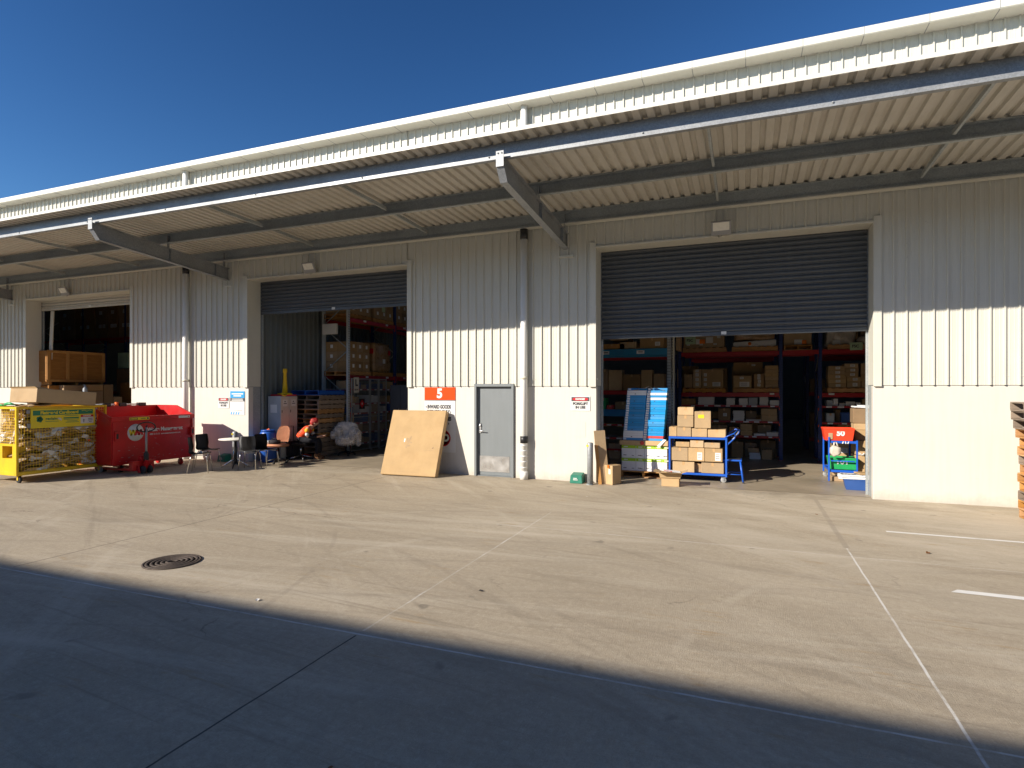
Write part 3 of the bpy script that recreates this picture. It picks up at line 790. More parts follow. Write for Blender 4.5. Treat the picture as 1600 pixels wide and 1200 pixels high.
b.tube([(xs, .36, 1.487), (xs, .42, 1.50), (xs, .47, 1.475), (xs, .53, 1.50), (xs, .58, 1.48)], .004, 5); b.done('band_mark', 'yellow_sign', sg)
# grey scraped corners of the sign
b = MB()
r = random.Random(5)
for (ya, yb, z0, z1) in ((-.75, -.68, 1.46, 1.54), (-.74, -.672, 1.15, 1.25), (.20, .64, 1.118, 1.138), (.655, .72, 1.35, 1.54)):
    b.box(xs - .014, xs - .002, ya, yb, z0, z1)
b.done('worn_backing', 'wheel_grey', sg, .004)
def caster(par, x, y, rad, w, m, fork_m, ztop, name='caster'):
    f = MB(); f.box(x - .02, x + .02, y - w / 2 - .012, y - w / 2 - .004, rad * .8, ztop).box(x - .02, x + .02, y + w / 2 + .004, y + w / 2 + .012, rad * .8, ztop).box(x - .045, x + .045, y - .045, y + .045, ztop - .008, ztop)
    o = f.done(name, fork_m, par)
    b = MB(); b.lathe([(.012, -w / 2), (rad * .9, -w / 2), (rad, -w / 3), (rad, w / 3), (rad * .9, w / 2), (.012, w / 2)], 20, (x, y, rad), 'y'); b.done('wheel', m, o)
    return o
for sx in (-1, 1):
    for sy in (-1, 1): caster(cg, sx * (hx - .09), sy * (hy - .10), .075, .045, 'wheel_grey' if sy > 0 else 'rubber', 'yellow', zb)
# contents
r = random.Random(21)
def sheet_card(name, label, cat, group, x, y, z, w, d, rot, m, seed, t=.012, bend=.04):
    q = random.Random(seed); b = MB(); n = 4
    rows = []
    for i in range(n + 1):
        row = []
        for j in range(3):
            px = (i / n - .5) * w + q.uniform(-.01, .01) * (i in (0, n)); py = (j / 2 - .5) * d + q.uniform(-.02, .02) * (j in (0, 2))
            row.append((px, py, math.sin(i / n * math.pi * q.choice((1, 2))) * bend * q.uniform(.4, 1)))
        rows.append(row)
    for off, flip in ((t, False), (0, True)):
        V = [[b.bm.verts.new((p[0], p[1], p[2] + off)) for p in row] for row in rows]
        for i in range(n):
            for j in range(2):
                f = (V[i][j], V[i + 1][j], V[i + 1][j + 1], V[i][j + 1]); b.bm.faces.new(f[::-1] if flip else f)
    bmesh.ops.bridge_loops(b.bm, edges=[e for e in b.bm.edges if e.is_boundary])
    o = b.done(name, m); o.location = (x, y, z); o.rotation_euler = rot
    return tag(o, label, cat, group)
x_face = CX - .055
nc = 0
for layer in range(17):
    z = zb + .07 + layer * .078
    for k in range(4):
        yy = CY0 + .42 + k * .36 + r.uniform(-.05, .05)
        L, Wd = r.uniform(.45, .80), r.uniform(.34, .60)
        tilt = r.uniform(-.30, .30)
        sheet_card('flattened_carton', 'flattened brown carton piece crammed inside the yellow mesh cage', 'cardboard', 'flattened cardboard in the yellow cage',
                   x_face - Wd / 2 - r.uniform(-.03, .03), yy, z, L * .82, Wd, (r.uniform(-.22, .22), tilt, R(90) + r.uniform(-.12, .12)), 'kraft', nc, r.choice((.02, .035, .05)), .05)
        nc += 1
for k in range(34):
    yy = r.uniform(CY0 + .30, CY1 - .28); z = r.uniform(zb + .08, 1.5)
    sheet_card('paper_sheet', 'crumpled white paper wedged among brown cardboard in the yellow cage', 'waste paper', 'white paper in the yellow cage',
               x_face - r.uniform(.0, .03), yy, z, r.uniform(.18, .42), r.uniform(.07, .17), (r.uniform(.7, 2.2), r.uniform(-.6, .6), R(90) + r.uniform(-.3, .3)), 'paper', 200 + k, .006, .05)
for k in range(26):          # pieces against the lit end face and in the core
    sheet_card('flattened_carton', 'folded brown carton piece pressed against the end mesh of the cage', 'cardboard', 'folded cardboard at the cage end',
               CX - r.uniform(.12, .85), CY0 + .10 + r.uniform(0, .05), r.uniform(.85, 1.5), r.uniform(.15, .34), r.uniform(.10, .24), (r.uniform(.9, 1.9), r.uniform(-.7, .7), r.uniform(-.4, .4)), r.choice(('kraft', 'kraft', 'paper')), 300 + k, .012, .05)
# loose bits above the rim
for k, (yy, xx, L) in enumerate(((-4.45, -14.32, .3), (-4.2, -14.30, .42), (-3.9, -14.35, .5), (-4.5, -14.6, .32), (-3.4, -14.4, .5))):
    sheet_card('flattened_carton', 'flattened carton lying on the cage rim under the long box', 'cardboard', 'cardboard on the cage rim', xx, yy, 1.615 + .012 * k, L, .34, (.05, .04 * k - .08, R(70 + 12 * k)), 'kraft', 400 + k, .012, .02)
b = MB(); pts = [(-14.30 - .1 * i, -4.62 - .02 * math.sin(i), 1.66 + .02 * math.sin(i * 1.1)) for i in range(9)]
b.tube(pts, [.015] + [.03] * 7 + [.01], 8); tag(b.done('strapping_bundle', 'tub_green'), 'green plastic strapping heaped on top of the yellow cage', 'strapping')
t = thing('long_carton', 'long closed brown carton lying on top of the yellow cage', 'carton', (-14.43, -3.78, 1.655)); t.rotation_euler = (R(-4.6), R(0), R(1))
b = MB(); b.box(-.45, .45, -.62, .62, 0, .30); b.done('body', 'kraft', t, .006)
b = MB(); b.hexa([(-.45, -.625, .302), (.45, -.625, .302), (.45, -.30, .302), (-.45, -.30, .302), (-.45, -.655, .330), (.40, -.645, .335), (.448, -.30, .306), (-.45, -.30, .306)]); b.done('flap', 'kraft', t)
b = MB(); b.box(-.448, .448, -.03, .03, .3005, .3018); b.done('tape', 'tape', t)
b = MB(); b.tube([(CX + .02, -3.03, 1.46), (CX + .03, -3.0, 1.34), (CX + .03, -2.93, 1.22), (CX + .035, -2.90, 1.12)], [.03, .022, .03, .05], 7)
b.tube([(CX + .02, -3.05, 1.45), (CX + .02, -3.01, 1.28), (CX + .03, -3.0, 1.20)], [.012, .016, .01], 6)
tag(b.done('orange_tie', 'orange_strap'), 'orange plastic tie hanging on the corner of the yellow cage', 'tie')
b = MB(); b.obox((CX + .005, -3.2, .80), (.02, .05, .035)); tag(b.done('orange_tag', 'orange_strap', None, .004), 'small orange tag on the yellow cage mesh', 'tag')

# ================================================================== RED BIN
BX, BY0, BY1, BW = -13.66, -3.02, -.86, 1.36
rb = thing('waste_bin', 'red steel waste bin with sloping ends and white round emblem', 'bin', (BX, (BY0 + BY1) / 2, 0))
hy = (BY1 - BY0) / 2
ZF, ZB, Z0 = 1.33, 1.56, .20
def wall_poly(y, t, s):
    # end wall: front edge at x=0, rear at -BW
    b.prism([(0 - .015, Z0 + .02), (-BW + .2, Z0 + .02), (-BW + .005, .62), (-BW + .005, ZB), (-.45 * BW, ZB), (-.005, ZF)], 'y', y, y + t)
b = MB()
b.box(-.012, 0, -hy, hy, Z0, ZF)
b.box(-BW, -BW + .012, -hy, hy, .62, ZB)
b.hexa([(-BW + .2, -hy, Z0 + .01), (-BW + .2, hy, Z0 + .01), (-BW, hy, .62), (-BW, -hy, .62), (-BW + .2, -hy, Z0 + .02), (-BW + .2, hy, Z0 + .02), (-BW + .012, hy, .62), (-BW + .012, -hy, .62)])
b.box(-BW + .2, -.012, -hy, hy, Z0 - .005, Z0 + .012)
wall_poly(-hy + .001, .011, 1); wall_poly(hy - .012, .011, 1)
b.done('body', 'red', rb)
b = MB()
b.box(-.01, .055, -hy - .02, hy + .02, ZF - .10, ZF - .001)              # front rim channel
b.hexa([(-.008, hy - .011, ZF - .08), (-.008, hy + .035, ZF - .08), (-BW * .45, hy + .035, ZB - .08), (-BW * .45, hy - .011, ZB - .08), (-.008, hy - .011, ZF), (-.008, hy + .035, ZF), (-BW * .45, hy + .035, ZB), (-BW * .45, hy - .011, ZB)])
b.hexa([(-.008, -hy - .035, ZF - .08), (-.008, -hy + .011, ZF - .08), (-BW * .45, -hy + .011, ZB - .08), (-BW * .45, -hy - .035, ZB - .08), (-.008, -hy - .035, ZF), (-.008, -hy + .011, ZF), (-BW * .45, -hy + .011, ZB), (-BW * .45, -hy - .035, ZB)])
b.box(-BW - .03, -BW - .001, -hy - .03, hy + .03, ZB - .08, ZB)
b.done('rim', 'red', rb, .006)
b = MB()
for yy in (-hy + .10, hy - .06):
    b.box(.001, .07, yy - .05, yy + .05, .78, .98); b.box(.07, .074, yy - .04, yy + .04, .80, .96)
b.box(.001, .03, -hy + .02, -hy + .05, Z0, 1.2); b.box(.001, .03, hy - .05, hy - .02, Z0, 1.2)
b.done('lifting_pocket', 'red', rb, .004)
b = MB()
for yy in (-hy + .10, hy - .06): b.box(.0745, .0755, yy - .025, yy + .025, .82, .94)
b.done('pocket_opening', 'black', rb)
b = MB(); b.lathe([(.001, 0), (.205, 0), (.205, .0012), (.001, .0012)], 40, (.001, -.49, .94), 'x'); b.done('emblem_disc', 'paper', rb)
# two slanted letterforms inside the disc
def stroke(b, x, pts, w):
    for (p, q) in zip(pts, pts[1:]):
        b.prism([(p[0] - w, p[1]), (p[0] + w, p[1]), (q[0] + w, q[1]), (q[0] - w, q[1])], 'x', x, x + .0012)
b = MB(); stroke(b, .0026, [(-.64, 1.01), (-.60, .87), (-.55, 1.01), (-.51, .87), (-.47, 1.01)], .026); b.done('emblem_letter', 'yellow_sign', rb)
b = MB(); stroke(b, .0042, [(-.495, .87), (-.46, 1.01), (-.41, .87), (-.36, 1.01), (-.325, .87)], .026); b.done('emblem_letter', 'sign_red', rb)
text('Waste Management', .13, 'paper', rb, (.004, .29, .985), EAST, bold=.004, sx=.92)
text('0800 10 10 10   www.wastemanagement.co.nz', .052, 'paper', rb, (.004, .29, .87), EAST, bold=.001, sx=.86)
MB().box(.0555, .0568, -hy + .40, -.18, 1.242, 1.308).done('yellow_sticker', 'yellow_sign', rb)
b = MB(); b.box(.0569, .0578, -hy + .42, -hy + .60, 1.25, 1.30); b.box(.0569, .0578, -.245, -.20, 1.255, 1.295); b.box(.0569, .0578, -hy + .68, -.28, 1.268, 1.282); b.done('sticker_print', 'print', rb)
b = MB(); b.box(.0569, .0579, -hy + .435, -hy + .585, 1.262, 1.288); b.done('sticker_mark', 'yellow_sign', rb)
MB().box(.0555, .0568, .62, .95, 1.24, 1.30).done('white_sticker', 'paper', rb)
MB().box(.0555, .0568, .40, .58, 1.245, 1.295).done('red_sticker', 'sign_red', rb)
b = MB(); b.lathe([(.001, 0), (.018, 0), (.018, .001), (.001, .001)], 12, (.057, .90, 1.27), 'x'); b.done('sticker_dot', 'sign_red', rb)
r = random.Random(9)
b = MB()
for k in range(46):       # scratches in the paint
    y, z = r.uniform(-hy + .15, hy - .1), r.choice((r.uniform(.25, .45), r.uniform(.3, .8), r.uniform(.55, 1.1)))
    L = r.uniform(.01, .07)
    b.obox((.0012, y, z), (.001, L, r.uniform(.003, .009)), (r.uniform(-.25, .25), 0, 0))
b.done('scratches', 'wheel_grey', rb)
for yy, k in ((-hy + .35, 0), (hy - .22, 1)):
    for xx in (-.18, -BW + .35): caster(rb, xx, yy, .085, .05, 'rubber' if k == 0 else 'red', 'red', Z0 - .002)
for yy in (-hy + .35, -hy + .80, hy - .95, hy - .42):
    b = MB(); b.box(-BW - .10, -BW + .03, yy - .10, yy + .10, ZB - .02, ZB + .07); b.done('lid_hinge', 'black', rb, .01)
b = MB(); b.tube([(-BW - .04, -hy + .2, ZB + .03), (-BW - .04, hy - .3, ZB + .03)], .022, 10); b.done('hinge_bar', 'white', rb)
b = MB(); b.box(-BW - .05, -BW + .01, hy - 1.12, hy - 1.06, ZB - .02, ZB + .09); b.done('latch', 'orange_strap', rb)
for k in range(14):
    sheet_card('flattened_carton', 'cardboard lying in the red waste bin', 'cardboard', 'cardboard in the red bin', BX - .68 + r.uniform(-.3, .3), -1.95 + r.uniform(-.7, .7), .28 + .035 * k, .6, .5, (r.uniform(-.1, .1), r.uniform(-.1, .1), r.uniform(0, 3)), 'kraft', 500 + k, .02, .03)
# pallet jack
pj = thing('pallet_jack', 'red pallet jack with looped grey handle parked against the red bin', 'pallet jack', (-13.22, -2.55, 0))
b = MB(); b.box(-1.25, -.12, -.27, -.11, .07, .11).box(-1.25, -.12, .11, .27, .07, .11).box(-.13, .0, -.27, .27, .07, .30); b.prism([(-.10, .302), (.02, .302), (-.02, .42), (-.08, .42)], 'y', -.07, .07)
b.done('forks', 'red', pj, .006)
b = MB(); b.prism([(-.02, .06), (.05, .06), (.16, .30), (.10, .34)], 'y', -.05, .05)
b.prism([(.02, .03), (.09, .03), (.05, .2), (.0, .2)], 'y', .14, .17); b.prism([(.02, .03), (.09, .03), (.05, .2), (.0, .2)], 'y', -.17, -.14)
b.done('steering_yoke', 'red', pj, .005)
b = MB(); b.lathe([(.05, .30), (.055, .30), (.055, .46), (.03, .50), (.03, .52)], 16, (.09, 0, 0)); b.done('pump', 'rubber', pj)
b = MB(); b.tube([(.09, 0, .46), (.09, 0, 1.08)], .024, 10); b.done('handle_shaft', 'wheel_grey', pj)
b = MB(); n = 28
b.tube([(.09, .23 * math.cos(a), 1.08 + (.125 if math.sin(a) > 0 else .10) * math.sin(a)) for a in (2 * math.pi * i / n for i in range(n))], .015, 8, closed=True)
b.tube([(.09, -.03, .99), (.09, .0, 1.10), (.12, .0, 1.13)], .014, 7)
b.done('handle_loop', 'black', pj)
for yy in (-.085, .085):
    b = MB(); b.lathe([(.03, -.03), (.085, -.03), (.09, -.022), (.09, .022), (.085, .03), (.03, .03)], 22, (.09, yy, .09), 'y'); b.done('wheel', 'rubber', pj)
for yy in (-.19, .19):
    b = MB(); b.lathe([(.01, -.04), (.04, -.04), (.04, .04), (.01, .04)], 16, (-1.1, yy, .04), 'y'); b.done('fork_roller', 'rubber', pj)

# ================================================================== TABLE AND CHAIRS
tb = thing('round_table', 'round white topped cafe table with black splayed feet beside chairs', 'table', (-12.0, -1.0, 0))
b = MB(); b.lathe([(.001, .70), (.36, .70), (.39, .708), (.395, .722), (.39, .732), (.001, .734)], 48); b.done('table_top', 'table', tb)
b = MB(); b.lathe([(.03, .10), (.03, .66), (.10, .685), (.10, .699), (.001, .699)], 20); b.done('column', 'black', tb)
for k in range(4):
    a = R(35 + 90 * k); c, s = math.cos(a), math.sin(a)
    b = MB(); b.tube([(.03 * c, .03 * s, .20), (.12 * c, .12 * s, .16), (.24 * c, .24 * s, .07), (.33 * c, .33 * s, .018)], [.02, .02, .018, .015], 8)
    b.tube([(.045 * c, .045 * s, .52), (.045 * c, .045 * s, .26), (.12 * c, .12 * s, .16)], .011, 7)
    b.done('leg', 'black' if k % 2 else 'chrome', tb)
def make_chair():
    t = thing('cafe_chair', '', 'chair', (0, 0, 0), 0, 'black cafe chairs around the round table')
    b = MB(); n = 8
    def row(pts, w0, w1):
        pass
    prof = [(.215, .445), (.19, .452), (.05, .44), (-.10, .43), (-.17, .445), (-.20, .50), (-.215, .60), (-.235, .72), (-.25, .82), (-.255, .835)]
    wid = [.19, .205, .21, .205, .195, .19, .195, .20, .19, .17]
    thick = .012
    rows = []
    for (x, z), w in zip(prof, wid):
        rows.append([(x - (.035 * (abs(q) ** 2) * -1 if z > .5 else 0), q * w, z + (.018 * q * q if z < .47 else 0)) for q in (-1, -.5, 0, .5, 1)])
    seat_rows, back_rows = rows[:5], rows[4:]
    for nm, rr in (('seat', seat_rows), ('backrest', back_rows)):
        b = MB()
        F = [[b.bm.verts.new(p) for p in r_] for r_ in rr]
        for i in range(len(F) - 1):
            for j in range(4): b.bm.faces.new((F[i][j], F[i + 1][j], F[i + 1][j + 1], F[i][j + 1]))
        bmesh.ops.solidify(b.bm, geom=list(b.bm.faces), thickness=thick)
        b.done(nm, 'black', t, 0, True)
    for sy in (-1, 1):
        b = MB(); b.tube([(.17, sy * .16, .43), (.19, sy * .18, .36), (.23, sy * .205, .0)], .0105, 8); b.done('leg', 'chrome', t)
        b = MB(); b.tube([(-.13, sy * .16, .425), (-.16, sy * .18, .36), (-.23, sy * .205, .0)], .0105, 8); b.done('leg', 'chrome', t)
    b = MB(); b.tube([(.17, -.16, .425), (-.13, -.16, .42), (-.13, .16, .42), (.17, .16, .425)], .010, 7); b.done('seat_frame', 'chrome', t)
    return t
ch = make_chair()
ch.location = (-12.08, -1.98, 0); ch.rotation_euler = (0, 0, R(36)); ch['label'] = 'black chair with chrome legs nearest the red bin, seen side on'
dup(ch, (-12.72, -1.20, 0), R(2), 'black chair against the shaded wall behind the round table')
dup(ch, (-11.42, -1.10, 0), R(118), 'black chair with its back to the yard right of the round table')
dup(ch, (-11.36, -.62, 0), R(-4), 'black chair with shiny backrest in front of the blue drum')
b = MB(); b.tube([(-.05, -.02, 0), (0, .01, .012), (.06, -.01, .004)], [.02, .032, .012], 7); o = b.done('cloth_rag', 'paper', None, 0, True); o.location = (-12.10, -1.93, .462); tag(o, 'small white rag left on the side on black chair', 'rag')
# bait stations
bs = thing('bait_station', 'dark green plastic box on the ground by the right bollard', 'bait box', (-3.30, -.16, 0), 0, 'green bait boxes along the wall')
b = MB(); b.hexa([(-.14, -.12, 0), (.14, -.12, 0), (.14, .12, 0), (-.14, .12, 0), (-.125, -.10, .17), (.125, -.10, .17), (.125, .12, .21), (-.125, .12, .21)]); b.done('box', 'bait_green', bs, .012, seg=2)
b = MB(); b.hexa([(-.06, -.121, .05), (.02, -.121, .05), (.02, -.108, .14), (-.06, -.108, .14), (-.06, -.117, .05), (.02, -.117, .05), (.02, -.10, .14), (-.06, -.10, .14)]); b.done('label_plate', 'bait_green', bs)
b = MB()
for k, w in enumerate((.10, .08)): b.box(-.06, -.06 + w, -.1235 + .008 * k * 1.0, -.118 + .006 * k, .07 + .03 * k, .085 + .03 * k)
b.done('label_print', 'paper', bs)
dup(bs, (-13.30, -.17, 0), R(4), 'dark green plastic box on the ground in bin shade behind chairs')

# ================================================================== MIDDLE DOOR INTERIOR
dm = thing('drum', 'blue plastic drum standing behind the shiny backed chair', 'drum', (-12.18, .28, 0))
b = MB(); b.lathe([(.001, 0), (.20, 0), (.215, .03), (.215, .27), (.222, .29), (.215, .31), (.215, .55), (.222, .57), (.215, .59), (.212, .78), (.19, .82), (.17, .835), (.001, .835)], 32); b.done('body', 'blue_plastic', dm)
b = MB(); b.lathe([(.001, .836), (.19, .836), (.19, .865), (.17, .87), (.001, .87)], 32); b.done('lid', 'blue_plastic', dm)
b = MB(); b.tube([(-12.16, .22, .872), (-12.12, .24, .90), (-12.07, .22, .874)], .014, 6); tag(b.done('work_gloves', 'orange_strap'), 'orange cloth lying on the lid of the blue drum', 'cloth')
lk = thing('locker', 'pale two column metal locker against the ribbed partition', 'locker', (-12.35, 1.0, 0))
b = MB(); b.box(-.23, .225, -.32, .34, .0, 1.79); b.done('body', 'locker_side', lk, .003)
for k, y in enumerate((-.312, .018)):
    for z0, z1 in ((.06, .88), (.90, 1.77)):
        dd = MB().box(.226, .236, y, y + .312, z0, z1).done('door', 'locker', lk, .002)
        b = MB(); b.box(.2365, .246, y + .03, y + .045, z0 + .42, z0 + .50); b.done('handle', 'black', dd)
        if z0 > .5:
            MB().box(.2365, .2375, y + .07, y + .25, 1.50, 1.69).done('notice', 'paper', dd)
            b = MB(); b.box(.2376, .2382, y + .10, y + .22, 1.57, 1.59); b.box(.2376, .2382, y + .13, y + .18, 1.62, 1.65); b.done('notice_print', 'print', dd)
MB().box(-.14, .10, -.3225, -.321, 1.32, 1.55).done('paper_note', 'sign_blue' if False else 'carton_white', lk)
b = MB(); b.lathe([(.001, 0), (.20, 0), (.20, .03), (.08, .05), (.055, .35), (.045, .62), (.06, .63), (.06, .72), (.05, .74), (.001, .74)], 24)
tag(b.done('barrier_post', 'yellow'), 'yellow tapered barrier post standing on top of the locker', 'barrier post').location = (-12.28, 1.02, 1.835)
b = MB(); b.box(-.22, .22, -.26, .30, 0, .04); tag(b.done('red_board', 'sign_red', None, .006), 'flat red board under the yellow barrier post on the locker', 'board').location = (-12.33, 1.0, 1.793)
b = MB(); b.tube([(.24, -.30, .02), (.25, -.20, -.02), (.22, -.1, .03), (.1, -.15, .06)], .02, 7); tag(b.done('yellow_strap', 'yellow'), 'yellow strap drooping over the locker edge', 'strap').location = (-12.33, 1.0, 1.815)
# suitcase handle frame by the locker
tr = thing('trolley_bag', 'black wheeled bag with raised handle in front of the locker', 'bag', (-11.98, 1.02, 0))
b = MB(); b.box(-.12, .12, -.18, .18, .06, .50); b.done('bag_body', 'black_soft', tr, .04, seg=3)
b = MB(); b.tube([(-.08, -.10, .5), (-.08, -.10, .93), (-.08, .10, .93), (-.08, .10, .5)], .011, 7); b.done('handle', 'black', tr)
b = MB(); [b.lathe([(.01, -.02), (.04, -.02), (.04, .02), (.01, .02)], 14, (-.1, yy, .04), 'y') for yy in (-.13, .13)]; b.done('wheel', 'rubber', tr)
def star_base(t, n, r, m, z=.10, cast=True):
    b = MB()
    for k in range(n):
        a = 2 * math.pi * k / n + .35; c, s = math.cos(a), math.sin(a)
        b.tube([(.03 * c, .03 * s, z + .02), (r * c, r * s, z - .035)], [.024, .014], 7)
    b.done('star_base', m, t)
    b = MB()
    for k in range(n):
        a = 2 * math.pi * k / n + .35; c, s = math.cos(a), math.sin(a)
        b.lathe([(.008, -.022), (.027, -.022), (.027, .022), (.008, .022)], 12, (r * c, r * s, .027), 'y')
    b.done('caster', 'black', t)
    b = MB(); b.tube([(0, 0, z), (0, 0, .43)], .024, 10); b.tube([(0, 0, .18), (0, 0, .36)], .034, 10); b.done('gas_lift', 'black' if m == 'black' else 'chrome', t)
def cushion(b, rows):
    F = [[b.bm.verts.new(p) for p in r_] for r_ in rows]
    for i in range(len(F) - 1):
        for j in range(len(F[0]) - 1): b.bm.faces.new((F[i][j], F[i + 1][j], F[i + 1][j + 1], F[i][j + 1]))
oc = thing('office_chair', 'orange fabric office chair with black base beside the blue drum', 'chair', (-11.66, .10, 0), R(270))
star_base(oc, 5, .27, 'black')
b = MB(); b.box(-.20, .27, -.24, .24, .445, .515); b.done('seat', 'orange_fabric', oc, .033, True, 3)
b = MB(); rows = []
for z, w, x in ((.56, .17, -.215), (.60, .205, -.205), (.72, .225, -.215), (.86, .215, -.245), (.95, .17, -.27), (.985, .10, -.28)):
    rows.append([(x + .04 * q * q, q * w, z) for q in (-1, -.6, 0, .6, 1)])
cushion(b, rows); bmesh.ops.solidify(b.bm, geom=list(b.bm.faces), thickness=.055)
b.done('backrest', 'orange_fabric', oc, .018, True, 2)
b = MB(); b.box(-.29, -.02, -.03, .03, .415, .435); b.tube([(-.27, 0, .43), (-.31, 0, .50), (-.29, 0, .72)], .017, 8); b.box(-.15, .18, -.17, .17, .435, .444); b.done('back_bar', 'black', oc)
b = MB(); b.obox((0, 0, .055), (.28, .17, .10), (0, 0, .2)); b.tube([(-.1, 0, .10), (-.04, 0, .15), (.06, 0, .14), (.1, .02, .1)], .013, 6)
o = b.done('hand_bag', 'black_soft', None, .03, True, 3); o.location = (-11.72, .02, .517); tag(o, 'dark bag lying on the orange chair seat', 'bag')
b = MB(); b.lathe([(.001, 0), (.033, 0), (.037, .10), (.034, .10), (.03, .01), (.001, .01)], 18); o = b.done('paper_cup', 'paper'); o.location = (-11.83, -.08, .517); tag(o, 'small pale cup standing on the orange chair seat', 'cup')
# pallets
def make_pallet(m='wood', L=1.2, W=1.0, light=False):
    t = thing('pallet', '', 'pallet')
    b = MB()
    for k in range(7):
        x = -L / 2 + .05 + (L - .1) * k / 6; b.box(x - .048, x + .048, -W / 2, W / 2, .118, .138)
    b.done('top_deck', m, t, .002)
    for y in (-W / 2 + .024, 0, W / 2 - .024):
        MB().box(-L / 2, L / 2, y - .023, y + .023, .0205, .1175).done('stringer', m, t, .002)
    b = MB()
    for k in range(5):
        x = -L / 2 + .05 + (L - .1) * k / 4; b.box(x - .048, x + .048, -W / 2, W / 2, 0, .02)
    b.done('bottom_deck', m, t, .002)
    return t
pal = make_pallet('wood')
def remat(o, m):
    for c in o.children:
        me = c.data.copy(); me.materials.clear(); me.materials.append(M[m]); c.data = me
pal_g = copy_tree(pal); remat(pal_g, 'wood_grey')
pal_b = copy_tree(pal); remat(pal_b, 'blue_plastic')
# tall stack beside the partition
for k in range(13):
    src = pal if k in (4, 7, 9) else pal_g
    dup(src, (-12.09 + rng.uniform(-.03, .03), 2.22 + rng.uniform(-.03, .03), .004 + .139 * k), R(90) + rng.uniform(-.02, .02), f'{"brown" if src is pal else "dark weathered"} pallet behind the seated person, {ORD[k]} from the bottom of its stack')['group'] = 'pallets stacked by the partition'
o = dup(pal_b, (-12.09, 2.22, .004 + .139 * 13), R(91), 'bright blue pallet on top of the dark pallet stack')
bpy.data.objects.remove(bpy.data.objects[pal_b.name]) if False else None
# stack at the right edge of the yard
GREY_AT = (12, 11, 10, 6, 2)
for k in range(13):
    src = pal_g if k in GREY_AT else pal
    off = (0 if k < 9 else -.028 * (k - 8)) + rng.uniform(-.018, .012)
    dup(src, (4.53 + off, -1.385 + rng.uniform(-.015, .015), .137 * k + .002), rng.uniform(-.012, .012), f'{"grey weathered" if src is pal_g else "orange brown"} pallet, {ORD[12 - k]} from the top of the stack at right')['group'] = 'pallets stacked in the yard at right'
# fleece covered chair
fc = thing('fleece_chair', 'armchair under a fluffy off-white sheepskin beside the mesh panels', 'chair', (-11.14, 2.3, 0), R(-58))
star_base(fc, 5, .26, 'black')
b = MB()
def blob(b, c, s, seed, sub=3, lump=.12):
    q = random.Random(seed)
    r_ = bmesh.ops.create_icosphere(b.bm, subdivisions=sub, radius=1)
    ph = [q.uniform(0, 6) for _ in range(6)]
    for v in r_['verts']:
        n = v.co.normalized()
        k = 1 + lump * (math.sin(5 * n.x + ph[0]) * math.sin(4 * n.y + ph[1]) + .6 * math.sin(9 * n.z + ph[2]) * math.sin(8 * n.x + ph[3])) + q.uniform(-.03, .03)
        p = Vector([math.copysign(abs(a) ** .75, a) for a in n]) * k
        v.co = Vector((c[0] + p.x * s[0], c[1] + p.y * s[1], c[2] + p.z * s[2]))
blob(b, (.03, 0, .50), (.27, .27, .085), 1)
blob(b, (-.20, 0, .72), (.12, .33, .27), 2, 3, .10); blob(b, (-.10, .22, .66), (.17, .13, .18), 7, 3, .12); blob(b, (-.10, -.22, .66), (.17, .13, .18), 8, 3, .12)
blob(b, (-.02, .33, .62), (.20, .075, .10), 3); blob(b, (-.02, -.33, .62), (.20, .075, .10), 4)
blob(b, (.20, 0, .44), (.10, .26, .09), 5); blob(b, (.05, .37, .48), (.10, .05, .16), 6)
q = random.Random(3)
fs = list(b.bm.faces)
for f in fs:
    for _ in range(3):
        c = f.calc_center_median() + Vector((q.uniform(-.012, .012), q.uniform(-.012, .012), q.uniform(-.012, .012)))
        n = (f.normal + Vector((q.uniform(-.7, .7), q.uniform(-.7, .7), q.uniform(-.9, .4)))).normalized() * q.uniform(.03, .065)
        s = n.cross(Vector((q.uniform(-1, 1), q.uniform(-1, 1), q.uniform(-1, 1)))).normalized() * .009
        b.bm.faces.new([b.bm.verts.new(c - s), b.bm.verts.new(c + s), b.bm.verts.new(c + n)])
b.done('fleece_cover', 'fleece', fc, 0, True)
b = MB(); b.box(-.18, .2, -.2, .2, .40, .43); [b.tube([(-.15, s * .28, .42), (-.15, s * .31, .56), (.15, s * .31, .58)], .02, 7) for s in (-1, 1)]; b.done('chair_frame', 'black', fc)

